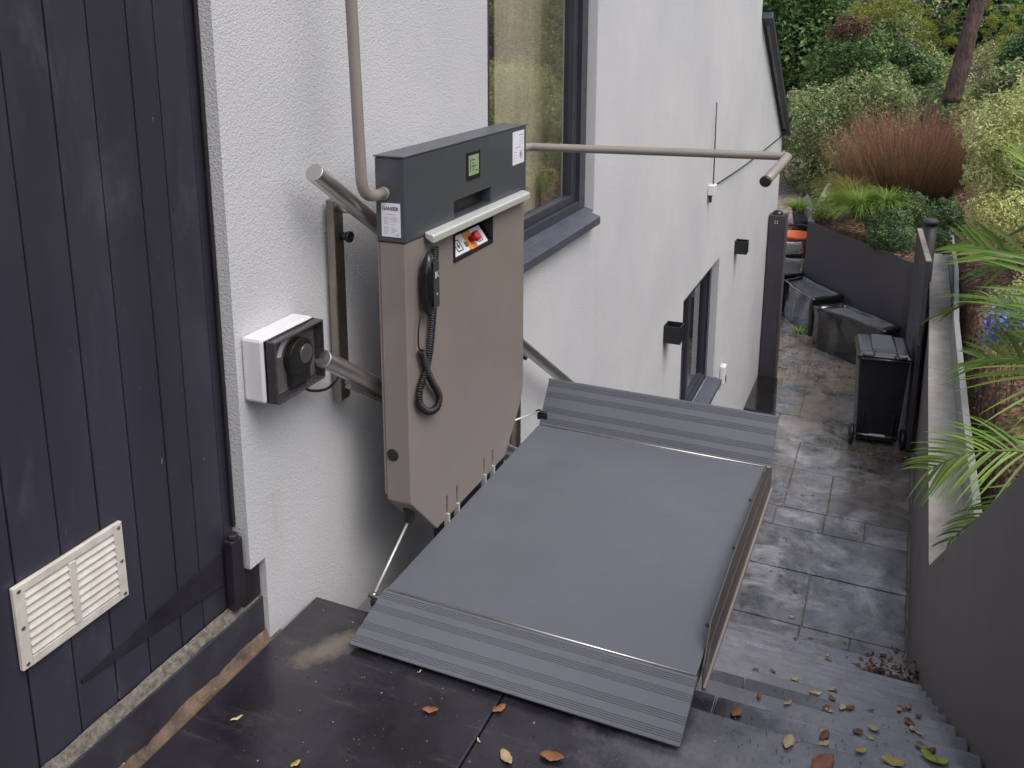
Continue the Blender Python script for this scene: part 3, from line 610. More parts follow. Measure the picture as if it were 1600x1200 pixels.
flap(Y0-.003, ZP, 1.609, .016, X0-.006, X1+.003, 'near ramp flap lowered onto the landing')
flap(Y1+.004, ZP, 2.935, .203, X0+.002, X1+.020, 'far ramp flap tilted up as a barrier')
# side guard (right edge)
gd = MB(); gd.prism([(1.832, -.018), (1.832, .045), (1.90, .117), (2.23, .113), (2.92, .060), (2.99, -.02), (2.99, -.10), (2.40, -.068)], 0, X1+.004, X1+.0065); gdo = build('side_guard', gd, M['guard'], lift)
gl = MB(); gl.prism([(1.86, .022), (1.90, .060), (2.88, .005), (2.88, -.022)], 0, X1+.007, X1+.009); build('guard_panel', gl, M['guard'], gdo)
gl = MB(); gl.prism([(1.832, -.018), (1.832, -.010), (2.99, -.092), (2.99, -.10), (2.40, -.068)], 0, X1+.007, X1+.013); build('guard_edge', gl, M['taupe_tube'], gdo)
for yy in (1.96, 2.32, 2.60):
    q = MB(); q.cyl((X1-.012, yy, ZP-.001), (X1-.012, yy, ZP+.003), .005, 10); build('screw', q, M['black'], deck)
# push rods
for a, b_, c in (((-1.15, 1.965, .145), (-1.15, 1.776, .032), 1), ((-1.13, 2.655, .150), (-1.118, 2.862, .100), 2)):
    q = MB(); q.cyl(a, b_, .0035, 10); ro = build('push_rod', q, M['alu'], lift)
    q = MB(); q.ball(b_, .009, .009, .009); q.cyl((b_[0]-.012, b_[1]-.004, b_[2]), (b_[0]+.030, b_[1]-.004, b_[2]-.002), .006, 12); q.box(b_[0]-.004, b_[0]+.034, b_[1]-.012, b_[1]+.010, b_[2]-.026, b_[2]-.006); build('rod_end', q, M['black'] if c == 2 else M['steel_dark'], ro, bevel=.001)
# barrier arms
ra = .0138
la = fillet([(-1.169, 1.918, 1.067), (-1.172, 1.822, 1.070), (-1.190, 1.815, 1.98), (-1.19, 1.45, 1.995)], .055, 8)
q = MB(); q.tube(la, ra, 20); q.cyl((-1.169, 1.918, 1.067), (-1.169, 1.908, 1.067), .0165); ar1 = build('barrier_arm', q, M['taupe_tube'], lift); ar1['label'] = 'barrier arm swung up in front of the wall'
rp = fillet([(-1.160, 2.704, 1.068), (-1.158, 2.830, 1.069), (-.322, 2.965, 1.069), (-.322, 2.470, 1.069)], .022, 8)
q = MB(); q.tube(rp, ra, 20); ar2 = build('barrier_arm', q, M['taupe_tube'], lift); ar2['label'] = 'barrier arm lying level across the deck'
q = MB(); q.tube([(-.322, 2.4705, 1.069), (-.322, 2.462, 1.069), (-.322, 2.458, 1.069)], ra, 20, rs=[.0155, .0155, .012]); build('end_cap', q, M['black'], ar2)
# handset and coil cord hung on the housing
hset = thing('handset', (XF+.02, 1.997, .82), 'black oval remote handset with coiled cord hanging on the front of the housing', 'remote control')
hp = []
for k in range(9):
    t = k/8; hp.append((XF+.024, 1.999-.002*t, .904-.171*t))
q = MB(); base_n = len(q.v)
for i, pnt in enumerate(hp):
    pass
prof_r = [.006, .020, .0275, .0295, .0290, .0280, .0265, .0215, .006]
vv = []; sg = 24
for pnt, r_ in zip(hp, prof_r):
    for k in range(sg):
        a = 2*math.pi*k/sg; ca, sa = math.cos(a), math.sin(a)
        vv.append((pnt[0]+.72*r_*math.copysign(abs(ca)**.8, ca), pnt[1]+r_*math.copysign(abs(sa)**.8, sa), pnt[2]))
q.add(vv, [(i*sg+k, i*sg+(k+1) % sg, (i+1)*sg+(k+1) % sg, (i+1)*sg+k) for i in range(8) for k in range(sg)]+[tuple(range(sg)), tuple(range(8*sg, 9*sg))], True)
build('handset_body', q, M['black_gloss'], hset)
q = MB(); q.box(XF+.0435, XF+.0462, 1.984, 2.014, .758, .882); fpo = build('face_plate', q, pm('handset_face', (.035, .042, .05), .3), hset, bevel=.004)
q = MB(); xk = XF+.0463
for zc in (.845, .81):
    pass
q.box(xk, xk+.0004, 1.991, 1.9935, .838, .856); q.box(xk, xk+.0004, 1.9965, 1.999, .838, .856); q.box(xk, xk+.0004, 2.003, 2.009, .853, .855); q.box(xk, xk+.0004, 2.003, 2.009, .840, .842); q.box(xk, xk+.0004, 2.003, 2.005, .840, .855)
q.box(xk, xk+.0004, 1.998, 2.002, .792, .797); build('lettering', q, M['label'], fpo)
XC = XF+.014
def cpt(px, py, x=XC): return at(px, py, 0, x)
path = spline([cpt(658, 490), cpt(654, 515), cpt(654, 540), cpt(658, 548)], 8)
q = MB(); q.tube(path, .0023, 8); build('cord', q, M['black'], hset)
cl_ = spline([cpt(658, 548), cpt(662, 560), cpt(667, 578, XC+.003), cpt(676, 598, XC+.004), cpt(686, 618), cpt(683, 636), cpt(670, 643), cpt(657, 633), cpt(655, 614), cpt(661, 592, XC-.001), cpt(668, 570), cpt(672, 545), cpt(676, 500), cpt(679, 445), cpt(680, 386)], 90)
cl_ = np.array(cl_); seg_ = np.r_[0, np.cumsum(np.linalg.norm(np.diff(cl_, axis=0), axis=1))]
ns = int(seg_[-1]/.0062*10); ss = np.linspace(0, seg_[-1], ns); Pc = np.stack([np.interp(ss, seg_, cl_[:, i]) for i in range(3)], 1)
Tn = np.gradient(Pc, axis=0); Tn /= np.linalg.norm(Tn, axis=1)[:, None]; Nx = np.array([1.0, 0, 0])-Tn*Tn[:, :1]; Nx /= np.linalg.norm(Nx, axis=1)[:, None]; Bx = np.cross(Tn, Nx)
ph = ss/.0062*2*math.pi; hx = Pc+.0082*(np.cos(ph)[:, None]*Nx+np.sin(ph)[:, None]*Bx)
q = MB(); q.tube(list(hx), .0023, 5); build('coil_cord', q, M['black'], hset)
# ================================================================ WALL FIXTURES
cbx = thing('control_box', (XW, 1.645, .62), 'white square control box with smoked clear cover on the wall beside the rails', 'control box')
q = MB(); q.box(XW+.001, -1.272, 1.548, 1.742, .632, .788); build('box_body', q, M['whiteplastic'], cbx, bevel=.008)
q = MB(); q.box(-1.2715, -1.2682, 1.552, 1.738, .636, .784); build('back_panel', q, M['black_gloss'], cbx)
q = MB(); q.box(-1.2678, -1.2665, 1.558, 1.732, .642, .778); build('inner_plate', q, pm('grey_inner_plate', (.15, .14, .14), .4), cbx)
q = MB(); q.cyl((-1.2655, 1.655, .716), (-1.246, 1.655, .716), .046, 40); q.box(-1.2655, -1.249, 1.62, 1.69, .650, .716); kno = build('rotary_switch', q, M['black'], cbx, bevel=.002)
q = MB()
for k in range(8):
    a = math.radians(100+k*8); b2 = math.radians(100+(k+1)*8)
    q.add([(-1.2650, 1.650+r_*math.cos(t), .716+r_*math.sin(t)) for r_, t in ((.050, a), (.066, a), (.066, b2), (.050, b2))], [(0, 1, 2, 3)])
build('scale_plate', q, M['label'], cbx)
q = MB(); q.cyl((-1.2458, 1.670, .720), (-1.2435, 1.670, .720), .023, 28); build('steel_disc', q, M['steel'], kno)
q = MB()
for a in ((1.552, 1.557, .636, .784), (1.733, 1.738, .636, .784), (1.557, 1.733, .636, .641), (1.557, 1.733, .779, .784)): q.box(-1.2675, -1.240, *a)
build('cover_rim', q, pm('smoked_rim', (.05, .045, .05), .25), cbx, bevel=.003)
q = MB(); q.box(-1.2425, -1.2402, 1.5572, 1.7328, .6412, .7788); build('clear_cover', q, M['cover'], cbx)
q = MB(); q.tube(spline([(-1.30, 1.705, .633), (-1.29, 1.73, .596), (-1.285, 1.80, .572), (-1.30, 1.875, .572), (-1.31, 1.90, .578)], 8), .0035, 10)
tag(build('cable', q, M['black']), 'thin black cable looping from the control box to the rail post', 'cable')
def lamp(y, z, lab):
    t = thing('wall_lamp', (XW, y, z), lab, 'wall light', 'black cube wall lights')
    q = MB(); s_ = .06; x0 = XW+.001
    q.box(x0, x0+.112, y-s_, y-s_+.006, z-s_, z+s_); q.box(x0, x0+.112, y+s_-.006, y+s_, z-s_, z+s_); q.box(x0, x0+.006, y-s_+.006, y+s_-.006, z-s_, z+s_); q.box(x0+.106, x0+.112, y-s_+.006, y+s_-.006, z-s_, z+s_)
    q.box(x0+.006, x0+.106, y-s_+.006, y+s_-.006, z-.02, z+.02)
    build('lamp_body', q, M['black'], t, bevel=.003)
    q = MB(); q.box(x0+.02, x0+.09, y-.04, y+.04, z+.0202, z+.026); build('lens', q, pm('lens', (.05, .05, .055), .15), t); return t
lamp(5.72, -.55, 'black cube wall light left of the lower window'); lamp(8.42, -.58, 'black cube wall light above and beyond the lower window, nearer the gate post')
q = thing('meter_box', (XW, 7.98, -1.70), 'small white oblong box on the wall just beyond the lower window', 'box')
t_ = MB(); t_.box(XW+.001, XW+.05, 7.93, 8.03, -1.78, -1.60); build('case', t_, M['whiteplastic'], q, bevel=.012)
t_ = MB(); t_.box(XW+.0505, XW+.053, 7.955, 8.005, -1.76, -1.70); build('slot', t_, M['black'], q)
q = thing('cable_box', (XW, 7.0, .16), 'small white junction box with a thin upright black wire on the wall', 'junction box')
t_ = MB(); t_.box(XW+.001, XW+.055, 6.93, 7.03, .165, .245); build('case', t_, M['whiteplastic'], q, bevel=.006)
t_ = MB(); t_.box(XW+.01, XW+.03, 6.94, 6.965, .11, .164); build('gland', t_, M['black'], q)
a = at(1120, 160, 0, XW+.02); b_ = at(1114.5, 289, 0, XW+.03); t_ = MB(); t_.cyl(a, b_, .0048, 8); build('upright_wire', t_, M['black'], q)
a = at(1117, 290, 0, XW+.02); b_ = at(1222, 212, 0, XW+.012); t_ = MB(); t_.tube(spline([a, a*.6+b_*.4+np.array([0, 0, -.02]), b_], 8), .0055, 8)
tag(build('cable', t_, M['black']), 'long thin cable running up the white wall to the gable window', 'cable')
# ================================================================ RIGHT SIDE: retaining boards, low wall, edging
q = MB(); zt = lambda y: .449-.704*(y-2.293)
q.prism([(-.5, 1.05), (1.44, 1.05), (4.90, zt(4.90)), (4.90, G-.02), (4.5, G-.02), (1.0, -.35), (-.5, -.35)], 0, .3395, .3555)
tag(build('retaining_wall', q, M['fence'], bevel=.002), 'smooth brown-grey wall with a sloping top following the steps down', 'wall')
lw = MB(); pl = [(4.905, .342, .545), (7.6, .377, .562), (10.5, .432, .640), (12.2, .46, .66)]
for (ya, a0, a1), (yb, b0, b1) in zip(pl, pl[1:]):
    V = [(a0, ya, G-.05), (a1, ya, G-.05), (b1, yb, G-.05), (b0, yb, G-.05)]; V += [(x, y_, -1.362) for x, y_, z_ in V]
    lw.add(V, [(3, 2, 1, 0), (4, 5, 6, 7), (0, 1, 5, 4), (1, 2, 6, 5), (2, 3, 7, 6), (3, 0, 4, 7)])
low = thing('low_wall', (.45, 8, G), 'low brown-grey wall with a pale concrete top beside the lower path', 'wall')
build('wall_face', lw, M['fence'], low)
lw = MB(); pl2 = [(4.4, .358, .545)]+[(4.906, .342, .545)]+pl[1:]
for (ya, a0, a1), (yb, b0, b1) in zip(pl2, pl2[1:]):
    V = [(a0+.002, ya, -1.361), (a1, ya, -1.361), (b1, yb, -1.361), (b0+.002, yb, -1.361)]; V += [(x, y_, -1.352) for x, y_, z_ in V]
    lw.add(V, [(3, 2, 1, 0), (4, 5, 6, 7), (0, 1, 5, 4), (1, 2, 6, 5), (2, 3, 7, 6), (3, 0, 4, 7)])
build('concrete_top', lw, M['concrete'], low)
e_ = MB(); pe = [(3.6, .535), (6.4, .548), (8.6, .575), (10.5, .650), (12.5, .665), (16.2, .70), (19.8, .86)]
for (ya, a0), (yb, b0) in zip(pe, pe[1:]):
    V = [(a0, ya, -1.6), (a0+.045, ya, -1.6), (b0+.045, yb, -1.6), (b0, yb, -1.6)]; V += [(x, y_, -1.10) for x, y_, z_ in V]
    e_.add(V, [(3, 2, 1, 0), (4, 5, 6, 7), (0, 1, 5, 4), (1, 2, 6, 5), (2, 3, 7, 6), (3, 0, 4, 7)])
tag(build('timber_edging', e_, M['wood_edge'], bevel=.004), 'long grey timber edging board holding back the bark mulch', 'edging')
# ================================================================ GATE
q = thing('gate_leaf', (.30, 10, G), 'tall dark grey boarded gate standing open beside the bin, pale timber top', 'gate')
A, B = np.array([.326, 9.27]), np.array([.255, 10.72]); dv = (B-A)/np.linalg.norm(B-A); nv = np.array([dv[1], -dv[0]])
def wallseg(A, B, th, z0, z1, mb=None):
    mb = mb or MB(); dv = (B-A)/np.linalg.norm(B-A); nv = np.array([dv[1], -dv[0]])*th
    mb.prism([tuple(A), tuple(B), tuple(B+nv), tuple(A+nv)], 2, z0, z1); return mb
build('panel', wallseg(A, B, .045, G+.03, -.76), M['gate'], q, bevel=.003)
build('top_rail', wallseg(A-dv*.005, B+dv*.005, .05, -.7595, -.742), M['timber_top'], q, bevel=.002)
t_ = MB(); t_.obox((*(A+nv*.015-dv*.012), -1.55), (dv[0], dv[1], 0), (nv[0], nv[1], 0), (0, 0, 1), .010, .012, .05); build('latch', t_, M['steel_dark'], q)
q = thing('gate_post', (.385, 10.75, G), 'round black gate post with domed cap behind the open gate', 'post')
t_ = MB(); t_.cyl((.385, 10.80, G), (.385, 10.80, -.70), .07, 24); build('post', t_, M['gate'], q)
t_ = MB(); t_.tube([(.385, 10.80, -.70), (.385, 10.80, -.665), (.385, 10.80, -.645), (.385, 10.80, -.635)], .09, 24, rs=[.085, .085, .06, .01]); build('cap', t_, M['gate'], q)
q = thing('gate_post', (-1.22, 10.75, G), 'square black gate post fixed against the end of the white wall', 'post')
t_ = MB(); t_.box(-1.325, -1.15, 10.66, 10.84, G, -.72); build('post', t_, M['gate'], q, bevel=.006)
t_ = MB(); t_.box(-1.149, -1.125, 10.70, 10.83, G, -.70); build('stop', t_, M['fence'], q, bevel=.003)
t_ = MB(); t_.ball((-1.24, 10.75, -.72), .065, .065, .05); build('cap', t_, M['black_gloss'], q)
t_ = MB()
for a, b_ in ((-.012, .012), (.012, .012), (-.012, -.012), (.012, -.012)): t_.cyl((-1.24+a, 10.655, -.80+b_), (-1.24+a, 10.66, -.80+b_), .007, 8)
build('screws', t_, M['alu'], q)
t_ = MB(); t_.prism([(-1.333, 9.62), (-.985, 9.58), (-1.10, 10.66), (-1.333, 10.66)], 2, G+.002, G+.05)
tag(build('threshold_slab', t_, wet_stone('wet_black_slab', (.015, .012, .014), (.018, .015, .016), rmin=.08, rmax=.3), bevel=.006), 'wet black slab lying at the foot of the white wall by the gate post', 'slab')
# ================================================================ RAISED BED
q = thing('raised_bed', (-.5, 14, G), 'dark brown-grey raised garden bed with an angled front wall', 'planter')
ZB = -1.40; P = [np.array(p) for p in ((-1.155, 13.744), (.215, 11.85), (.60, 11.60), (.66, 16.9), (-1.161, 17.2))]
for nm, a, b_ in (('front_wall', 0, 1), ('return_wall', 1, 2)):
    build(nm, wallseg(P[a], P[b_], -.035 if a == 0 else -.03, G-.02, ZB), M['fence'], q, bevel=.003)
build('side_wall', wallseg(P[0]+np.array([.0, .03]), P[4], .09, G-.02, ZB-.004), M['concrete'], q, bevel=.004)
t_ = MB(); t_.prism([(-1.11, 13.78), (.215, 11.93), (.60, 11.66), (.66, 17.2), (-1.10, 17.2)], 2, G, ZB-.07); build('soil', t_, M['mulch'], q)
# ================================================================ TROUGHS
def trough(quad, zt_, lab, hbase=G):
    q = thing('trough', (float(np.mean([p[0] for p in quad])), float(np.mean([p[1] for p in quad])), hbase), lab, 'planter trough', 'black plastic troughs by the raised bed')
    C_ = np.mean(np.array(quad), 0); P_ = [np.array(p) for p in quad]; inn = [p+(C_-p)/np.linalg.norm(C_-p)*.085 for p in P_]; bot = [p+(C_-p)*.05 for p in P_]
    n_ = 14; V = []; F = []
    # wavy plastic walls: rows of points around the outline
    def ring(poly, z, jit):
        out = []
        for i in range(4):
            for k in range(n_):
                t = k/n_; p = poly[i]*(1-t)+poly[(i+1) % 4]*t
                j = jit*noise.noise(Vector((p[0]*5, p[1]*5, z*6)))
                out.append((p[0]+j, p[1]+j, z+jit*.6*noise.noise(Vector((p[0]*6, p[1]*6, 9)))))
        return out
    rs = [ring(bot, hbase+.004, 0)]+[ring([b_*(1-t)+p*t for b_, p in zip(bot, P_)], hbase+(zt_-hbase)*t, .035) for t in (.25, .5, .75, .93)]
    rs += [ring([p+(p-C_)*.02 for p in P_], zt_-.02, .02), ring(P_, zt_, .02), ring(inn, zt_-.003, .02), ring([p+(C_-p)*.02 for p in inn], zt_-.05, .01)]
    m_ = 4*n_; V = [v for r_ in rs for v in r_]
    F = [(i*m_+k, i*m_+(k+1) % m_, (i+1)*m_+(k+1) % m_, (i+1)*m_+k) for i in range(len(rs)-1) for k in range(m_)]
    t_ = MB(); t_.add(V, F, True); build('shell', t_, M['trough'], q)
    t_ = MB(); t_.prism([tuple(p+(p-C_)*.03) for p in inn], 2, zt_-.06, zt_-.035); build('water', t_, M['water'], q)
trough([(-.845, 12.07), (.034, 11.36), (.215, 11.60), (-.51, 12.33)], -2.17, 'nearest black plastic trough, holding rainwater, behind the wheelie bin')
trough([(-1.40, 13.30), (-.905, 12.44), (-.53, 12.80), (-1.17, 13.60)], -2.20, 'black trough holding rainwater, second from the wheelie bin')
C1 = [at(1207, 430, 2, -2.17)[:2], at(1254, 427, 2, -2.17)[:2], at(1257, 404, 2, -2.17)[:2], at(1210, 400, 2, -2.17)[:2]]
trough([tuple(p) for p in C1], -2.17, 'third black trough, its end showing past the gate post')
C1 = [at(1207, 399, 2, -2.17)[:2], at(1253, 396, 2, -2.17)[:2], at(1258, 377, 2, -2.17)[:2], at(1210, 375, 2, -2.17)[:2]]
trough([tuple(p) for p in C1], -2.17, 'farthest black trough, in front of the orange tub')
q = thing('tub', (-1.6, 16.6, G), 'orange plastic tub standing beyond the last trough', 'tub')
c_ = at(1243, 368, 2, G+.6); t_ = MB(); n_ = 24; V = []
for r_, z in ((.20, G), (.27, G+.56), (.29, G+.60), (.29, G+.63), (.255, G+.63), (.19, G+.06)):
    for k in range(n_):
        a = 2*math.pi*k/n_; V.append((c_[0]+r_*1.2*math.cos(a), c_[1]+r_*math.sin(a), z))
t_.add(V, [(i*n_+k, i*n_+(k+1) % n_, (i+1)*n_+(k+1) % n_, (i+1)*n_+k) for i in range(5) for k in range(n_)]+[tuple(range(5*n_, 6*n_))], True); build('shell', t_, M['orange_tub'], q)
t_ = MB(); t_.tube(spline([(c_[0]-.3, c_[1], G+.63), (c_[0]-.1, c_[1]-.02, G+.78), (c_[0]+.2, c_[1], G+.78), (c_[0]+.33, c_[1], G+.62)], 6), .014, 8); build('handle', t_, M['black'], q)
# ================================================================ WHEELIE BIN
bn = thing('wheelie_bin', (.045, 9.55, G), 'black wheelie bin with a wet lid standing at the open gate', 'bin')
ba = math.radians(6); bx = np.array([math.cos(ba), math.sin(ba), 0]); by = np.array([-math.sin(ba), math.cos(ba), 0]); bo = np.array([.050, 9.30, G])
def bp_(u, v, w): return bo+bx*u+by*v+np.array([0, 0, w])
def frus(mb, a, b_):
    V = [bp_(*p) for p in a+b_]; mb.add(V, [(3, 2, 1, 0), (4, 5, 6, 7), (0, 1, 5, 4), (1, 2, 6, 5), (2, 3, 7, 6), (3, 0, 4, 7)])
t_ = MB(); frus(t_, [(-.195, .06, .04), (.195, .06, .04), (.195, .46, .04), (-.195, .46, .04)], [(-.235, .0, .93), (.235, .0, .93), (.235, .53, .93), (-.235, .53, .93)])
frus(t_, [(-.155, .045, .05), (-.13, .045, .05), (-.13, .1, .05), (-.155, .1, .05)], [(-.155, .012, .36), (-.13, .012, .36), (-.13, .1, .36), (-.155, .1, .36)])
frus(t_, [(.13, .045, .05), (.155, .045, .05), (.155, .1, .05), (.13, .1, .05)], [(.13, .012, .36), (.155, .012, .36), (.155, .1, .36), (.13, .1, .36)])
build('bin_body', t_, M['bin'], bn, bevel=.012, seg=3)
t_ = MB(); frus(t_, [(-.255, -.02, .931), (.255, -.02, .931), (.255, .55, .931), (-.255, .55, .931)], [(-.25, -.015, .965), (.25, -.015, .965), (.25, .545, .965), (-.25, .545, .965)]); build('rim', t_, M['bin'], bn, bevel=.006)
t_ = MB(); frus(t_, [(-.26, -.035, .967), (.26, -.035, .967), (.26, .57, .967), (-.26, .57, .967)], [(-.22, .02, 1.015), (.22, .02, 1.015), (.22, .53, 1.015), (-.22, .53, 1.015)]); 
frus(t_, [(-.13, -.02, .985), (.13, -.02, .985), (.13, .50, 1.005), (-.13, .50, 1.005)], [(-.115, .06, 1.035), (.115, .06, 1.035), (.10, .44, 1.06), (-.10, .44, 1.06)]); build('lid', t_, M['bin_lid'], bn, bevel=.014, seg=3)
t_ = MB()
for s_ in (-1, 1): t_.tube(spline([bp_(s_*.20, -.03, .99), bp_(s_*.17, -.085, 1.0), bp_(s_*.12, -.085, 1.01), bp_(s_*.10, -.02, 1.03)], 5), .012, 8)
t_.cyl(bp_(-.22, -.055, .955), bp_(.22, -.055, .955), .011, 12); build('handle', t_, M['bin_lid'], bn)
t_ = MB(); t_.cyl(bp_(-.27, .045, .10), bp_(.27, .045, .10), .011, 12); build('axle', t_, M['steel'], bn)
for s_ in (-1, 1):
    t_ = MB(); t_.tube([bp_(s_*.222, .045, .10), bp_(s_*.226, .045, .10), bp_(s_*.262, .045, .10), bp_(s_*.266, .045, .10)], .1, 28, rs=[.088, .1, .1, .088]); w_ = build('wheel', t_, M['black'], bn)
    t_ = MB(); t_.cyl(bp_(s_*.2665, .045, .10), bp_(s_*.272, .045, .10), .035, 16); build('hub', t_, M['bin'], w_)
t_ = MB(); t_.obox(bp_(.0, .028, .115), bx, by, (0, 0, 1), .075, .004, .010); build('axle_glint', t_, M['label'], bn)  # white bar standing for the bright reflection on the axle
#FOLIAGE
def leafmesh(name, C, Nrm, size, m, parent=None, aspect=.5, fold=.25, droop=0, base=None, dirs=None):
    """one small folded leaf per point: base, left, tip, right"""
    n = len(C); C = np.asarray(C, float); Nrm = Nrm/(np.linalg.norm(Nrm, axis=1)[:, None]+1e-9)
    A = rng.normal(size=(n, 3)) if dirs is None else dirs
    A = A-Nrm*(A*Nrm).sum(1)[:, None]; A /= np.linalg.norm(A, axis=1)[:, None]+1e-9; B = np.cross(Nrm, A)
    s = size*rng.uniform(.65, 1.35, n)[:, None]
    b0 = C-A*s*.5; tip = C+A*s*.5-np.array([0, 0, 1.0])*s*droop; l = C+B*s*aspect*.5+Nrm*s*fold*.5; r = C-B*s*aspect*.5+Nrm*s*fold*.5
    V = np.stack([b0, l, tip, r], 1).reshape(-1, 3); i0 = (np.arange(n)*4)[:, None]
    T = np.concatenate([i0+np.array([[0, 1, 2]]), i0+np.array([[0, 2, 3]])], 1).reshape(-1, 3)
    return rawmesh(name, V, T, m, parent, base)
def rawmesh(name, V, T, m, parent=None, base=None):
    L = root_loc(parent) if parent is not None else (np.array(base) if base is not None else np.array([V[:, 0].mean(), V[:, 1].mean(), V[:, 2].min()]))
    me = bpy.data.meshes.new(name); me.vertices.add(len(V)); me.vertices.foreach_set('co', (V-L).astype(np.float32).ravel())
    me.loops.add(T.size); me.loops.foreach_set('vertex_index', T.astype(np.int32).ravel())
    me.polygons.add(len(T)); me.polygons.foreach_set('loop_start', (np.arange(len(T))*T.shape[1]).astype(np.int32)); me.polygons.foreach_set('loop_total', np.full(len(T), T.shape[1], np.int32))
    me.update(calc_edges=True); me.materials.append(m); o = bpy.data.objects.new(name, me); S.collection.objects.link(o)
    if parent is not None: o.parent = parent
    else: o.location = L
    return o
def cloud(blobs, n, lump=.22, inner=.35):
    """points and outward directions over lumpy blobs (x, y, z, rx, ry, rz)"""
    B = np.array(blobs, float); w = (B[:, 3]*B[:, 4]*B[:, 5])**(2/3); k = rng.choice(len(B), n, p=w/w.sum())
    D = rng.normal(size=(n, 3)); D /= np.linalg.norm(D, axis=1)[:, None]
    f = 1+lump*(np.sin(D[:, 0]*7+k*1.7)*np.sin(D[:, 1]*6+k)*1.0+.7*np.sin(D[:, 2]*9+k*2.3)*np.sin(D[:, 0]*11))
    rad = np.where(rng.random(n) < inner, rng.uniform(.35, .9, n), rng.uniform(.88, 1.06, n))*f
    P = B[k, :3]+D*B[k, 3:6]*rad[:, None]; return P, D
def plant(name, lab, cat, blobs, n, size, mname, base, group=None, aspect=.5, fold=.3, stems=5, up=.35, lump=.22, stem_r=.02, droop=0, fname='foliage', inner=.35):
    t = thing(name, base, lab, cat, group)
    P, D = cloud(blobs, n, lump, inner); keep = P[:, 2] > base[2]-.15; P, D = P[keep], D[keep]
    Nn = D+rng.normal(size=D.shape)*.7+np.array([0, 0, up]); leafmesh(fname, P, Nn, size, M[mname], t, aspect, fold, droop)
    st = MB(); B = np.array(blobs)
    for k in range(stems):
        b_ = B[k % len(B)]; e = b_[:3]+rng.normal(size=3)*b_[3:6]*.3; s0 = np.array(base)+np.array([rng.uniform(-.08, .08), rng.uniform(-.08, .08), -.05])
        mid = (s0+e)/2+rng.normal(size=3)*.06*np.linalg.norm(e-s0); P_ = spline([s0, mid, e], 5); st.tube(P_, stem_r, 6, rs=list(np.linspace(stem_r, stem_r*.35, len(P_))))
    build('stems', st, M['bark'], t); return t
def pxb(L, Y, ky=1.0, kz=1.0):
    """blobs from (px, py, radius in px, depth offset): placed at their own depth with real radii"""
    out = []
    for q in L:
        yy = Y+(q[3] if len(q) > 3 else 0); p = at(q[0], q[1], 1, yy); r_ = q[2]*yy/FPX*.93; out.append((p[0], p[1], p[2], r_, r_*ky, r_*kz))
    return out
M['lf_dark'] = leaf_mat('leaves_dark_evergreen', [(.05, .11, .04), (.095, .19, .065), (.16, .27, .085), (.27, .38, .13)])
M['lf_mid'] = leaf_mat('leaves_mid_green', [(.11, .19, .06), (.21, .31, .11), (.32, .42, .16), (.42, .48, .24), (.54, .38, .28)])
M['lf_var'] = leaf_mat('leaves_variegated', [(.30, .37, .10), (.54, .59, .20), (.70, .73, .34), (.82, .83, .50), (.42, .48, .16)])
M['lf_blue'] = leaf_mat('leaves_blue_green', [(.05, .11, .05), (.09, .18, .08), (.15, .25, .12), (.26, .36, .10)])
M['lf_yel'] = leaf_mat('leaves_yellow_green', [(.17, .21, .03), (.30, .34, .05), (.42, .42, .08)])
M['lf_hill'] = leaf_mat('leaves_ground_cover', [(.12, .17, .05), (.30, .38, .10), (.50, .54, .18), (.30, .21, .13), (.20, .28, .12)])
M['lf_grass'] = leaf_mat('grass_blades', [(.12, .24, .03), (.22, .38, .05), (.34, .46, .10), (.17, .30, .05)])
M['lf_gold'] = leaf_mat('golden_grass_blades', [(.30, .30, .08), (.40, .34, .11), (.30, .20, .09), (.20, .26, .06)])
M['palm'] = leaf_mat('palm_leaflets', [(.07, .15, .02), (.15, .27, .04), (.28, .38, .08)], rough=.35, trans=.3)
M['palm_dry'] = leaf_mat('pale_palm_blade', [(.16, .24, .10), (.25, .32, .18)], rough=.5)
M['grit'] = leaf_mat('grit', [(.03, .02, .015), (.09, .06, .045), (.28, .25, .22)])
M['flower'] = leaf_mat('blue_petals', [(.12, .18, .60), (.20, .28, .75), (.30, .38, .85)], trans=.15)
M['dead'] = leaf_mat('dead_leaf_mass', [(.13, .07, .045), (.20, .11, .08), (.28, .18, .12)])
def stem_mat():
    m = bpy.data.materials.new('red_stems'); m.use_nodes = True; nt = m.node_tree; b = nt.nodes['Principled BSDF']
    sx = N(nt, 'ShaderNodeSeparateXYZ'); nt.links.new(N(nt, 'ShaderNodeTexCoord').outputs['Generated'], sx.inputs[0])
    rnd = N(nt, 'ShaderNodeNewGeometry').outputs['Random Per Island']
    a = ramp(nt, sx.outputs[2], [(.1, (.085, .055, .035)), (.45, (.21, .125, .065)), (.75, (.26, .125, .08)), (1, (.27, .12, .09))])
    c = mixc(nt, 1.0, a, ramp(nt, rnd, [(0, (.45,)*3), (1, (1.6,)*3)]), 'MULTIPLY'); nt.links.new(c, b.inputs['Base Color']); b.inputs['Roughness'].default_value = .6; return m
M['redstem'] = stem_mat()
# --- big rounded shrub beyond the raised bed
plant('rounded_shrub', 'large rounded evergreen shrub with pinkish new tips beside the gable end', 'shrub',
      pxb([(1290, 195, 62), (1345, 165, 48), (1262, 250, 50), (1385, 138, 34), (1320, 245, 55), (1246, 205, 36), (1275, 290, 30), (1375, 190, 45, .5), (1400, 165, 32, .6), (1245, 165, 25, .8)], 19.5, 1.1), 26000, .075, 'lf_mid', (-1.3, 19.6, -2.5), aspect=.42, stems=9, lump=.14)
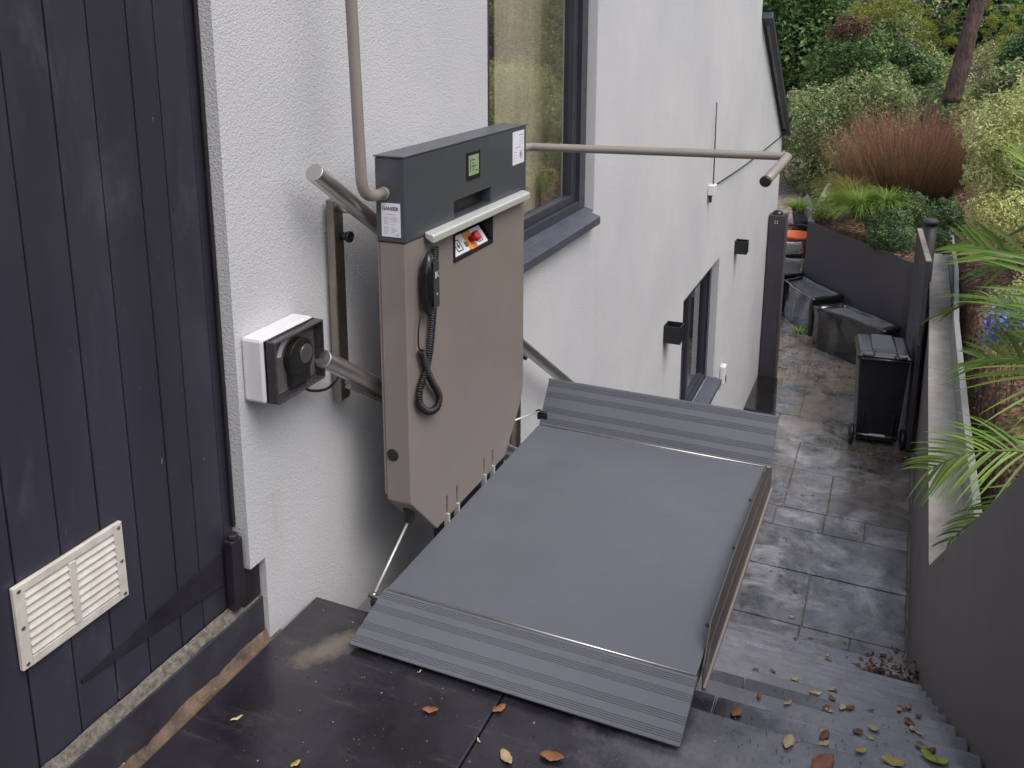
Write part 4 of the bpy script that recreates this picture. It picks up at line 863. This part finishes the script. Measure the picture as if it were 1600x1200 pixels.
# --- dogwood
dw = thing('red_stemmed_shrub', (.10, 15.0, ZB-.05), 'bare shrub of thin red-brown upright stems growing in the raised bed', 'shrub')
n = 4600; V = []; T = []
b0 = np.array([.12, 15.0, ZB-.05]); ns = 5
for i in range(n):
    az = rng.uniform(0, 2*math.pi); rad = math.sqrt(rng.random()); th = rad*1.12; side = np.array([math.cos(az), math.sin(az)*.9, 0])
    Ln = (1.80-.30*rad)*rng.uniform(.35, 1.0)**.6; st = b0+side*rng.uniform(0, .20)
    pts = []
    for k in range(ns):
        t = k/(ns-1); c = st+side*Ln*math.sin(th)*(t**.85)*.95+np.array([0, 0, Ln*math.cos(th)*t+.16*Ln*th*t*t]); c = c+rng.normal(size=3)*.030*t; pts.append(c)
    o_ = len(V); w = rng.uniform(.0022, .0045)
    for k, c in enumerate(pts):
        ww = w*(1-.55*k/(ns-1))
        for a in (0, 2.09, 4.19): V.append(c+ww*np.array([math.cos(a), math.sin(a), 0]))
    for k in range(ns-1):
        for j in range(3): T.append((o_+k*3+j, o_+k*3+(j+1) % 3, o_+k*3+3+(j+1) % 3, o_+k*3+3+j))
rawmesh('stems', np.array(V), np.array(T), M['redstem'], dw)
# --- variegated shrubs
plant('variegated_shrub', 'large pale yellow-green variegated shrub on the bank above the mulch', 'shrub',
      pxb([(1565, 205, 52), (1640, 190, 70), (1550, 275, 38), (1620, 275, 60), (1600, 235, 55), (1690, 230, 80, .5), (1542, 330, 28, -.3), (1585, 340, 40, -.5), (1640, 340, 50, -.4)], 9.6, 1.1), 46000, .036, 'lf_var', (1.25, 9.6, -.95), aspect=.38, stems=8, lump=.16, stem_r=.012, inner=.25)
vs_ = plant('variegated_shrub', 'small variegated bush with blue flowers below the palm fronds', 'shrub',
      pxb([(1575, 480, 30), (1615, 470, 40), (1560, 520, 22), (1600, 530, 34)], 6.6), 3600, .026, 'lf_var', (.78, 6.6, -1.12), aspect=.45, stems=6, stem_r=.005)
P, D = cloud(pxb([(1560, 500, 22), (1590, 490, 26), (1545, 525, 14), (1605, 520, 20)], 6.5), 420, inner=0); leafmesh('flowers', P, D+rng.normal(size=D.shape)*.4, .030, M['flower'], vs_, .8, .2)['kind'] = 'stuff'
# --- planting in the raised bed
plant('leafy_shrub', 'low blue-green small-leaved shrub spilling over the corner of the raised bed', 'shrub',
      pxb([(1395, 352, 30), (1420, 325, 26, .5), (1375, 370, 20, -.2), (1448, 345, 22, .3), (1365, 345, 18, .2), (1410, 375, 20, -.5)], 12.6), 9000, .038, 'lf_blue', (.0, 12.75, ZB-.05), aspect=.45, stems=9, stem_r=.006)
plant('leafy_shrub', 'small bright-edged shrub between the gate post and the timber edging', 'shrub',
      pxb([(1480, 335, 24), (1470, 375, 16, -.4), (1495, 350, 14)], 11.4), 2600, .036, 'lf_blue', (.62, 11.4, -1.12), aspect=.5, stems=5, stem_r=.006)
plant('leafy_shrub', 'low yellowish broad-leaved plant at the far left corner of the raised bed', 'shrub',
      pxb([(1290, 325, 16), (1310, 300, 16, .8), (1278, 335, 10), (1340, 300, 18, 1)], 13.9), 2200, .05, 'lf_hill', (-.95, 14.0, ZB-.05), aspect=.5, stems=5, stem_r=.006)
def grass(name, lab, px, py, Y, n, Ln, mname, spread=1.0, w=.008, group=None, lean=(0, 0)):
    p = at(px, py, 1, Y); V = []; T = []; ns = 6
    for i in range(n):
        az = rng.uniform(0, 2*math.pi); sd_ = np.array([math.cos(az)+lean[0], math.sin(az)+lean[1], 0]); L_ = Ln*rng.uniform(.5, 1.1); s0 = p+sd_*rng.uniform(0, .09)
        perp = np.array([-sd_[1], sd_[0], 0]); perp /= np.linalg.norm(perp)+1e-9; o_ = len(V); curve = rng.uniform(.5, 1.3)*spread
        for k in range(ns):
            t = k/(ns-1); c = s0+sd_*L_*.75*curve*t**1.3+np.array([0, 0, L_*(.85*t-.75*curve*t*t*.75)]); ww = w*(1-.85*t)
            V += [c-perp*ww/2, c+perp*ww/2]
        for k in range(ns-1): T.append((o_+2*k, o_+2*k+1, o_+2*k+3, o_+2*k+2))
    t = thing(name, (p[0], p[1], p[2]), lab, 'grass', group); rawmesh('blades', np.array(V), np.array(T), M[mname], t); return t
grass('grass_clump', 'bright green grass clump arching over the front of the raised bed', 1345, 335, 13.35, 1500, .78, 'lf_grass', lean=(-.2, -.35), w=.012)
grass('grass_clump', 'smaller bright green grass clump beside the blue-green shrub', 1385, 325, 13.1, 800, .55, 'lf_grass', lean=(-.1, -.2), w=.011)
grass('grass_clump', 'golden brown grass clump under the red-brown stems', 1330, 310, 14.2, 1300, .70, 'lf_gold', lean=(-.2, -.2), w=.011)
grass('grass_clump', 'short grass tuft beside the grey stone near the gable end', 1246, 330, 17.2, 350, .5, 'lf_grass', w=.014)
# --- palm
pal = thing('palm', (1.02, 4.35, -1.0), 'green feathery palm leaning its fronds over the wall', 'palm')
tk = MB(); tk.tube(spline([(1.02, 4.35, -1.1), (1.03, 4.36, -.5), (1.0, 4.36, -.02)], 6), .07, 12, rs=list(np.linspace(.09, .065, 13))); build('trunk', tk, M['bark'], pal)
def frond(pts, ll, nleaf=34, w=.020, plane_up=(0, 0, 1), droop=.25, m='palm', ang=.9):
    P = np.array(spline(pts, 12)); sg = np.r_[0, np.cumsum(np.linalg.norm(np.diff(P, axis=0), axis=1))]; V = []; T = []
    up_ = np.array(plane_up, float)
    for i in range(nleaf):
        for sd_ in (-1, 1):
            t = .18+.82*(i+.5*rng.random())/nleaf; s_ = t*sg[-1]; c = np.array([np.interp(s_, sg, P[:, j]) for j in range(3)])
            c2 = np.array([np.interp(min(sg[-1], s_+.02), sg, P[:, j]) for j in range(3)]); c1 = np.array([np.interp(max(0, s_-.02), sg, P[:, j]) for j in range(3)]); tan = (c2-c1)/np.linalg.norm(c2-c1)
            sv = np.cross(tan, up_); sv /= np.linalg.norm(sv); nv_ = np.cross(sv, tan)
            a = ang*(1-.55*t)+rng.normal()*.05; d_ = tan*math.cos(a)+sv*sd_*math.sin(a)+nv_*.18; d_ /= np.linalg.norm(d_)
            Lf = ll*(.55+.75*math.sin(math.pi*min(1, .15+t*.8)))*rng.uniform(.85, 1.1)*(1-.25*t); wv = np.cross(d_, nv_); wv /= np.linalg.norm(wv); o_ = len(V); kk = 5
            for k in range(kk+1):
                u = k/kk; q_ = c+d_*Lf*u+np.array([0, 0, -droop*Lf*u*u]); ww = w*(.55+.9*u if u < .35 else .865*(1-((u-.35)/.65)**1.6))+.0008
                V += [q_-wv*ww/2+nv_*ww*.18, q_, q_+wv*ww/2+nv_*ww*.18]
            for k in range(kk):
                o2 = o_+3*k; T += [(o2, o2+1, o2+4, o2+3), (o2+1, o2+2, o2+5, o2+4)]
    f = rawmesh('frond', np.array(V), np.array(T), M[m], pal)
    r_ = MB(); r_.tube(list(P), .006, 6, rs=list(np.linspace(.011, .002, len(P)))); build('midrib', r_, M['palm'], f); return f
CR = np.array([1.0, 4.36, -.02])
def PX(px, py, y): return at(px, py, 1, y)
frond([CR, PX(1640, 415, 4.45), PX(1578, 398, 4.6), PX(1505, 378, 4.75)], .34, 19, .024, (.1, -.9, .45), .10, ang=.95)
frond([CR, PX(1660, 590, 4.3), PX(1590, 560, 4.45), PX(1530, 560, 4.6)], .34, 24, .014, (.0, -.7, .7), .18)
frond([CR, PX(1650, 700, 4.1), PX(1580, 704, 4.05), PX(1510, 708, 4.05), PX(1450, 735, 4.1)], .30, 30, .0125, (-.1, -.6, .75), .30, ang=1.1)
frond([CR, PX(1660, 740, 4.1), PX(1590, 775, 4.0), PX(1520, 815, 4.0), PX(1480, 850, 4.05)], .19, 24, .011, (-.1, -.6, .75), .30)
frond([CR, PX(1660, 330, 4.6), PX(1615, 270, 4.8), PX(1590, 232, 5.0)], .26, 18, .022, (.2, -.9, .3), .1)
for az, el, L_ in ((20, 50, .9), (60, 35, 1.0), (100, 45, .9), (140, 20, .9), (-30, 60, .9), (85, 70, .8), (-60, 30, .8)):
    a, e = math.radians(az), math.radians(el); dv_ = np.array([math.cos(a)*math.cos(e), math.sin(a)*math.cos(e), math.sin(e)])
    if az == -60: dv_[0] = abs(dv_[0])+.5
    frond([CR, CR+dv_*L_*.5, CR+dv_*L_*.85-np.array([0, 0, .08]), CR+dv_*L_*1.1-np.array([0, 0, .3])], .3, 26, .018)
sp = MB(); sp.tube(spline([PX(1655, 330, 5.6), PX(1600, 355, 5.9), PX(1545, 385, 6.2)], 6), .012, 5, rs=[.012]*7+[.010, .009, .008, .006, .004, .002]); build('young_leaf', sp, M['palm_dry'], pal)
# --- hillside cover
def cover(name, xr, yr, n, size, mname, kz=.16, dens=None, aspect=.55):
    X = rng.uniform(*xr, n); Y_ = rng.uniform(*yr, n); nz = np.array([noise.noise(Vector((a*.9, b_*.9, 5))) for a, b_ in zip(X, Y_)]); k = nz > (dens if dens is not None else -9); X, Y_, nz = X[k], Y_[k], nz[k]
    Z = np.array([hz(a, b_) for a, b_ in zip(X, Y_)])+rng.uniform(0, 1, len(X))*kz*(1+1.2*np.clip(nz, 0, 1)); C = np.stack([X, Y_, Z], 1)
    return tag(leafmesh(name, C, rng.normal(size=C.shape)*.6+np.array([-.1, -.2, 1]), size, M[mname], None, aspect, .2), kind='stuff')
cover('ground_cover', (.9, 9), (14.5, 34), 60000, .085, 'lf_hill', .30, -.15)
cover('undergrowth', (-9, 1.2), (21, 42), 36000, .12, 'lf_dark', .35, -.02)
cover('leaf_litter', (.62, 4.5), (3.2, 19), 16000, .035, 'dead', .035, None, .7)
cover('bank_plants', (2.2, 12), (1, 15), 26000, .08, 'lf_hill', .4, .0)
# --- trees and large shrubs of the hill behind (each its own crown and trunk)
def tree(lab, L, Y, n, size, mname, trunk_px, cat='tree', name='tree', aspect=.5, tr=.12, top=None, lump=.2, inner=.3):
    B = pxb(L, Y); b_ = at(trunk_px[0], trunk_px[1], 1, Y); b_[2] = min(b_[2], B[0][2]); t = thing(name, tuple(b_), lab, cat)
    P, D = cloud(B, n, lump, inner); leafmesh('crown', P, D+rng.normal(size=D.shape)*.7+np.array([0, 0, .4]), size, M[mname], t, aspect, .25)
    tk = MB(); e = np.array(B[0][:3]) if top is None else at(top[0], top[1], 1, Y+.3); pts = spline([b_, (b_*.6+e*.4)+rng.normal(size=3)*.12, e], 6); tk.tube(pts, tr, 9, rs=list(np.linspace(tr, tr*.5, len(pts))))
    build('trunk', tk, M['bark'], t)
    lb = MB()
    for q in B[:8]:
        e2 = np.array(q[:3]); s0 = pts[len(pts)//2]; pp = spline([s0, (s0+e2)/2+rng.normal(size=3)*.15, e2], 4); lb.tube(pp, tr*.3, 6, rs=list(np.linspace(tr*.35, tr*.08, len(pp))))
    build('limbs', lb, M['bark'], t); return t
tree('dark broad-leaved evergreen tree rising behind the gable end of the white wall', [(1240, 70, 62), (1215, 140, 45), (1285, 40, 50), (1230, 10, 60), (1255, 130, 40), (1200, 60, 50), (1270, -40, 70)], 27, 15000, .15, 'lf_dark', (1240, 190), tr=.16)
tree('dark green bushy tree standing behind the rounded shrub', [(1315, 105, 48), (1350, 85, 42), (1290, 130, 38), (1335, 130, 36), (1370, 110, 30)], 25.5, 9000, .10, 'lf_dark', (1330, 170), tr=.1)
tree('mid green tree seen between the evergreen and the leaning pine trunk', [(1395, 90, 36), (1370, 45, 40), (1330, 20, 44), (1420, 60, 30), (1390, 10, 45), (1440, 95, 26)], 29, 9000, .11, 'lf_mid', (1385, 150), tr=.12)
tree('bluish low leafy bush on the dark slope left of the leaning trunk', [(1430, 100, 20), (1445, 112, 18), (1412, 88, 18)], 24.5, 2600, .11, 'lf_blue', (1430, 125), 'bush', 'bush', tr=.04)
tree('round dark bush growing low on the brown slope', [(1430, 115, 13), (1420, 120, 10)], 22.8, 1600, .07, 'lf_dark', (1428, 130), 'bush', 'bush', tr=.03)
tree('patch of dead brown foliage on a shrub in the dark trees', [(1325, 42, 20), (1345, 40, 16), (1308, 50, 14)], 24.2, 1500, .07, 'dead', (1332, 66), 'shrub', 'shrub', tr=.02)
tree('grey-green leafy bush right of the leaning trunk above the variegated shrub', [(1560, 130, 22), (1590, 120, 24), (1535, 142, 14), (1625, 120, 26)], 17, 3600, .07, 'lf_mid', (1575, 160), 'bush', 'bush', tr=.03)
tree('fresh green bush at the right edge high on the bank', [(1590, 85, 22), (1625, 70, 34), (1570, 95, 12)], 20, 3000, .08, 'lf_blue', (1600, 120), 'bush', 'bush', tr=.03)
for k, (px, py, r_, Y) in enumerate([(1180, -30, 110, 40), (1290, -10, 95, 44), (1400, -25, 100, 42), (1500, -15, 90, 46), (1600, -30, 110, 44), (1700, -20, 120, 40), (1460, 35, 50, 38), (1540, 30, 50, 37), (1345, 60, 60, 40), (1100, -20, 120, 44), (980, 0, 120, 48), (850, -10, 130, 50)]):
    lab = ['tall dark tree at the far back behind the gable', 'far dark tree behind the bushy evergreen', 'far dark tree above the mid green tree', 'far tree behind the leaning pine trunk', 'far tree at the top right corner', 'far tree beyond the right edge', 'low dark far bush left of the leaning trunk', 'low dark far bush right of the leaning trunk', 'far dark bush in the gap between the trees', 'far tree hidden behind the white wall', 'far tree behind the house, farther left', 'farthest tree behind the house'][k]
    tree(lab, [(px, py, r_), (px-r_*.7, py+r_*.3, r_*.6), (px+r_*.7, py+r_*.3, r_*.6), (px, py-r_*.9, r_*.7), (px+r_*.2, py+r_*.6, r_*.6)], Y, 7500, .22, 'lf_dark' if k % 3 else 'lf_mid', (px, py+r_+60), tr=.2)
# pine with leaning reddish trunk and yellow-green needle tufts
pn_ = thing('pine_tree', tuple(at(1488, 152, 1, 22)), 'pine with a leaning reddish brown trunk and yellow-green tufts on the hillside', 'tree')
tp_ = spline([at(1486, 160, 1, 22), at(1500, 105, 1, 22), at(1514, 55, 1, 22), at(1527, 10, 1, 22), at(1540, -60, 1, 22), at(1560, -180, 1, 22)], 6)
tk = MB(); tk.tube([np.array(p_)+rng.normal(size=3)*.012 for p_ in tp_], .2, 14, rs=list(np.linspace(.20, .12, len(tp_))+rng.normal(size=len(tp_))*.004)); build('trunk', tk, M['bark'], pn_)
lb = MB(); C_ = []
tufts = [(1352, 14), (1372, 8), (1390, 20), (1340, 22), (1402, 10), (1440, 22), (1455, 38), (1440, 58), (1465, 50), (1478, 66), (1460, 76), (1428, 36), (1560, 55), (1575, 45), (1592, 20), (1572, 78), (1420, 12), (1370, 26), (1600, 50), (1556, 30), (1483, 30), (1548, 8)]
for j, (px, py) in enumerate(tufts):
    e = at(px, py, 1, 22.3+1.2*rng.random()); src = e+np.array([rng.uniform(.3, .8)*(1 if px < 1530 else -1), rng.uniform(-.1, .3), rng.uniform(.1, .35)]); m_ = (src+e)/2+rng.normal(size=3)*.05; pp = spline([src, m_, e+np.array([0, 0, .05]), e], 5); lb.tube(pp, .02, 5, rs=list(np.linspace(.014, .004, len(pp))))
    for q in range(4): C_.append(e+rng.normal(size=3)*np.array([.13, .13, .06]))
build('limbs', lb, M['bark'], pn_)
C_ = np.array(C_); k = rng.integers(0, len(C_), 6500); D = rng.normal(size=(6500, 3))+np.array([0, 0, .4]); D /= np.linalg.norm(D, axis=1)[:, None]
leafmesh('needle_tufts', C_[k]+D*rng.uniform(.02, .12, 6500)[:, None], rng.normal(size=D.shape), .09, M['lf_yel'], pn_, .14, .1, dirs=D)
# bank shrubs out of frame to the right, mirrored in the tall window
for k, (x, y_, r_, mn) in enumerate([(3.1, 6.6, .75, 'lf_var'), (4.2, 8.6, .9, 'lf_var'), (5.6, 6.6, .9, 'lf_mid'), (6.5, 10.5, 1.2, 'lf_mid'), (3.4, 11.5, .8, 'lf_var'), (9, 14, 1.8, 'lf_mid'), (11, 9, 2.0, 'lf_dark'), (7.5, 17, 1.8, 'lf_dark')]):
    z = hz(x, y_); lab = ['pale variegated shrub mirrored low in the tall window', 'second pale variegated shrub mirrored in the tall window', 'mid green shrub on the bank mirrored in the tall window', 'larger mid green shrub high on the bank', 'pale shrub on the bank behind the big variegated one', 'big mid green shrub high up the bank', 'big dark shrub at the top of the bank', 'big dark shrub up the bank behind the pine'][k]
    plant('shrub', lab, 'shrub', [(x, y_, z+r_*.6, r_, r_, r_*.8), (x+r_*.6, y_+.3, z+r_*.5, r_*.7, r_*.7, r_*.6), (x-r_*.5, y_-.4, z+r_*.4, r_*.6, r_*.6, r_*.6)], 5000, .07 if r_ < 1 else .14, mn, (x, y_, z), stems=4)
# stone at the gable end
q = MB(); p = at(1247, 312, 1, 17.6); q.ball(p-np.array([-.12, 0, .25]), .2, .3, .36, 16, 12); q.v = [tuple(np.array(v)+.09*np.array(noise.noise_vector(Vector(v)*4))) for v in q.v]; st_ = build('stone', q, pm('grey_stone', (.09, .09, .10), .8, var=.4, vs=6, bump=1, bs=12, bd=.05)); tag(st_, 'dark grey upright stone half hidden under the rounded shrub', 'stone')
q = MB(); c_ = at(1222, 290, 1, 18.2); V = []
tag(build('gravel_patch', grid(list(np.linspace(-2.6, -1.75, 12)), list(np.linspace(16.2, 22, 24)), lambda x, y: -2.70+.22*(y-16.2)), M['gravel'], base=(0, 0, 0)), kind='structure')
# ================================================================ FALLEN LEAVES
def ground_hit(px, py):
    d_ = (px-CX)/FPX*_r - (py-CY)/FPX*_u + _f; best = None
    p = at(px, py, 2, .0)
    if p[1] < 1.75: return p
    for i in range(1, NT+1):
        p = at(px, py, 2, -RI*i)
        if 1.75+TR*(i-1)-.03 <= p[1] <= 1.75+TR*i: return p
    p = at(px, py, 2, G); return p
LM = {k: leaf_mat('fallen_leaf_'+k, [c], rough=.35, trans=0) for k, c in dict(brown=(.16, .075, .035), orange=(.24, .105, .045), tan=(.36, .27, .15), yellow=(.46, .38, .10), pale=(.50, .46, .28), red=(.20, .075, .045), green=(.38, .42, .05)).items()}
def leaf(px, py, ln, ang, col, lab, asp=.5, group='fallen leaves on the steps and landing'):
    ln *= .8
    p = ground_hit(px, py); n_ = 8; V = []; T = []; a = math.radians(ang); ax = np.array([math.cos(a), math.sin(a), 0]); ay = np.array([-math.sin(a), math.cos(a), 0]); cu = random.uniform(.10, .30)
    for i in range(n_+1):
        t = i/n_; w_ = asp*ln*.5*math.sin(math.pi*min(1, t*.96+.02))**.8*(1 if t < .5 else 1.0); zc = .004+cu*ln*(t-.5)**2+.0015*math.sin(t*9)
        c = ax*(t-.5)*ln
        for s_ in (-1, 0, 1): V.append(p+c+ay*s_*w_*(1+.12*math.sin(t*20+s_))+np.array([0, 0, zc+(.22*w_ if s_ else 0)]))
    for i in range(n_):
        for s_ in (0, 1): T.append((i*3+s_, i*3+s_+1, i*3+s_+4, i*3+s_+3))
    me = rawmesh('fallen_leaf', np.array(V), np.array(T), LM[col], None, base=tuple(p)); me.data.polygons.foreach_set('use_smooth', [True]*len(me.data.polygons)); 
    so_ = me.modifiers.new('thick', 'SOLIDIFY'); so_.thickness = .0006
    tag(me, lab, 'leaf', group); return me
random.seed(11)
leaf(672, 1112, .045, 20, 'orange', 'small orange-brown leaf on the dark landing in front of the near flap, farthest left')
leaf(780, 1110, .045, 60, 'orange', 'curled orange leaf on the joint of the landing near the flap')
leaf(791, 1186, .055, -40, 'tan', 'long tan leaf at the bottom of the landing joint')
leaf(862, 1185, .065, 10, 'orange', 'bright orange leaf at the bottom edge of the landing')
leaf(1232, 1162, .055, 80, 'tan', 'pointed pale tan leaf lying alone on the top step')
leaf(1288, 1152, .05, 70, 'brown', 'brown leaf overlapping a pale one on the top steps'); leaf(1287, 1164, .04, 40, 'pale', 'pale leaf under the brown one on the top steps')
leaf(1345, 1175, .04, 30, 'yellow', 'pale yellow leaf on the top step left of the bright yellow one')
leaf(1285, 1197, .085, 60, 'red', 'large reddish brown leaf at the bottom edge of the picture', .55)
leaf(1395, 1193, .07, 0, 'yellow', 'long yellow-brown leaf at the bottom edge'); leaf(1452, 1185, .06, -40, 'green', 'bright green-yellow leaf by the wall at the bottom right'); leaf(1470, 1192, .05, 20, 'green', 'second green-yellow leaf tight against the wall')
leaf(370, 1125, .035, 55, 'pale', 'narrow pale green leaf on the landing near the plinth', .3); leaf(190, 1197, .02, 20, 'yellow', 'tiny yellow leaf in the brown gap at the bottom left')
leaf(325, 1058, .03, 50, 'orange', 'small orange leaf caught in the brown gap by the plinth', .6); leaf(462, 1196, .03, 70, 'yellow', 'yellow leaf tip at the bottom edge on the dark landing')
leaf(655, 1052, .018, 70, 'pale', 'white fleck-like leaf beside the near flap', .2); leaf(748, 1160, .02, 140, 'pale', 'thin pale leaf fragment by the landing joint', .25)
leaf(1434, 1146, .05, 150, 'pale', 'pale stalk-like leaf on the steps close to the wall', .25)
spots = [(1205, 892, 'tan'), (1220, 900, 'brown'), (1243, 926, 'brown'), (1237, 965, 'tan'), (1266, 996, 'tan'), (1243, 1000, 'brown'), (1293, 1025, 'tan'), (1294, 1033, 'brown'), (1319, 1003, 'tan'), (1270, 1083, 'tan'), (1278, 1085, 'pale'), (1300, 1078, 'tan'), (1306, 1081, 'brown'), (1316, 1107, 'pale'), (1328, 1108, 'brown'), (1295, 1112, 'pale'), (1290, 1110, 'brown'), (1242, 1062, 'tan'), (1186, 1090, 'red'), (1361, 1112, 'brown'), (1300, 1093, 'brown'), (1340, 1145, 'brown'), (1360, 1155, 'pale'), (1425, 1140, 'pale'), (1420, 1130, 'red'), (1435, 1120, 'red'), (1419, 1105, 'tan'), (1405, 1110, 'tan'), (1181, 1048, 'brown'), (1208, 1050, 'brown'), (1253, 775, 'brown'), (1270, 775, 'brown'), (1335, 832, 'tan'), (1231, 1100, 'tan'), (1150, 1115, 'brown'), (1365, 1140, 'pale'), (1380, 1025, 'brown'), (1400, 1017, 'brown'), (1408, 1110, 'red'), (1440, 1168, 'tan'), (1455, 1175, 'brown')]
for px, py, c in spots:
    leaf(px, py, random.uniform(.025, .05)*(1.4 if py < 1040 else 1), random.uniform(0, 360), c, 'small wet %s leaf stuck to the steps or the path' % {'tan': 'tan', 'brown': 'dark brown', 'pale': 'pale', 'red': 'reddish'}[c], random.uniform(.4, .7), 'small wet leaves scattered down the steps')
# drift of rotting leaves in the corner at the foot of the steps and along the bin
def litter(name, C, n, sx, sy, size):
    P = np.array(C)+rng.normal(size=(n, 3))*np.array([sx, sy, 0])+np.array([0, 0, .006])+rng.random((n, 1))*np.array([[0, 0, .03]])
    P[:, 0] = np.minimum(P[:, 0], .325); tag(leafmesh(name, P, rng.normal(size=P.shape)*.5+np.array([0, 0, 1]), size, M['dead'], None, .6, .3), kind='stuff')
litter('leaf_litter', ground_hit(1392, 1058), 160, .09, .06, .035)
for i in range(1, NT+1):
    if i % 2: litter('leaf_litter', (.27, 1.75+TR*(i-.6), -RI*i), 9, .05, .06, .026)
gp = [ground_hit(rng.uniform(1090, 1420), rng.uniform(880, 1195)) for _ in range(420)]+[ground_hit(rng.uniform(330, 1000), rng.uniform(1010, 1195)) for _ in range(90)]
gp = np.array([p for p in gp if p[0] < .33 and (p[0] > -.25 or p[1] < 1.55)])+np.array([0, 0, .003]); tag(leafmesh('grit', gp, rng.normal(size=gp.shape)*.3+np.array([0, 0, 1]), .0045, M['grit'], None, .7, .3), kind='stuff')
litter('leaf_litter', (.05, 9.15, G), 90, .22, .06, .03); litter('leaf_litter', (-.35, 11.3, G), 260, .45, .25, .03); litter('leaf_litter', (-1.0, 12.0, G), 120, .25, .3, .03)
grass('weed', 'small green weed growing at the foot of the second trough', 1247, 520, 12.45, 60, .16, 'lf_grass', w=.02)
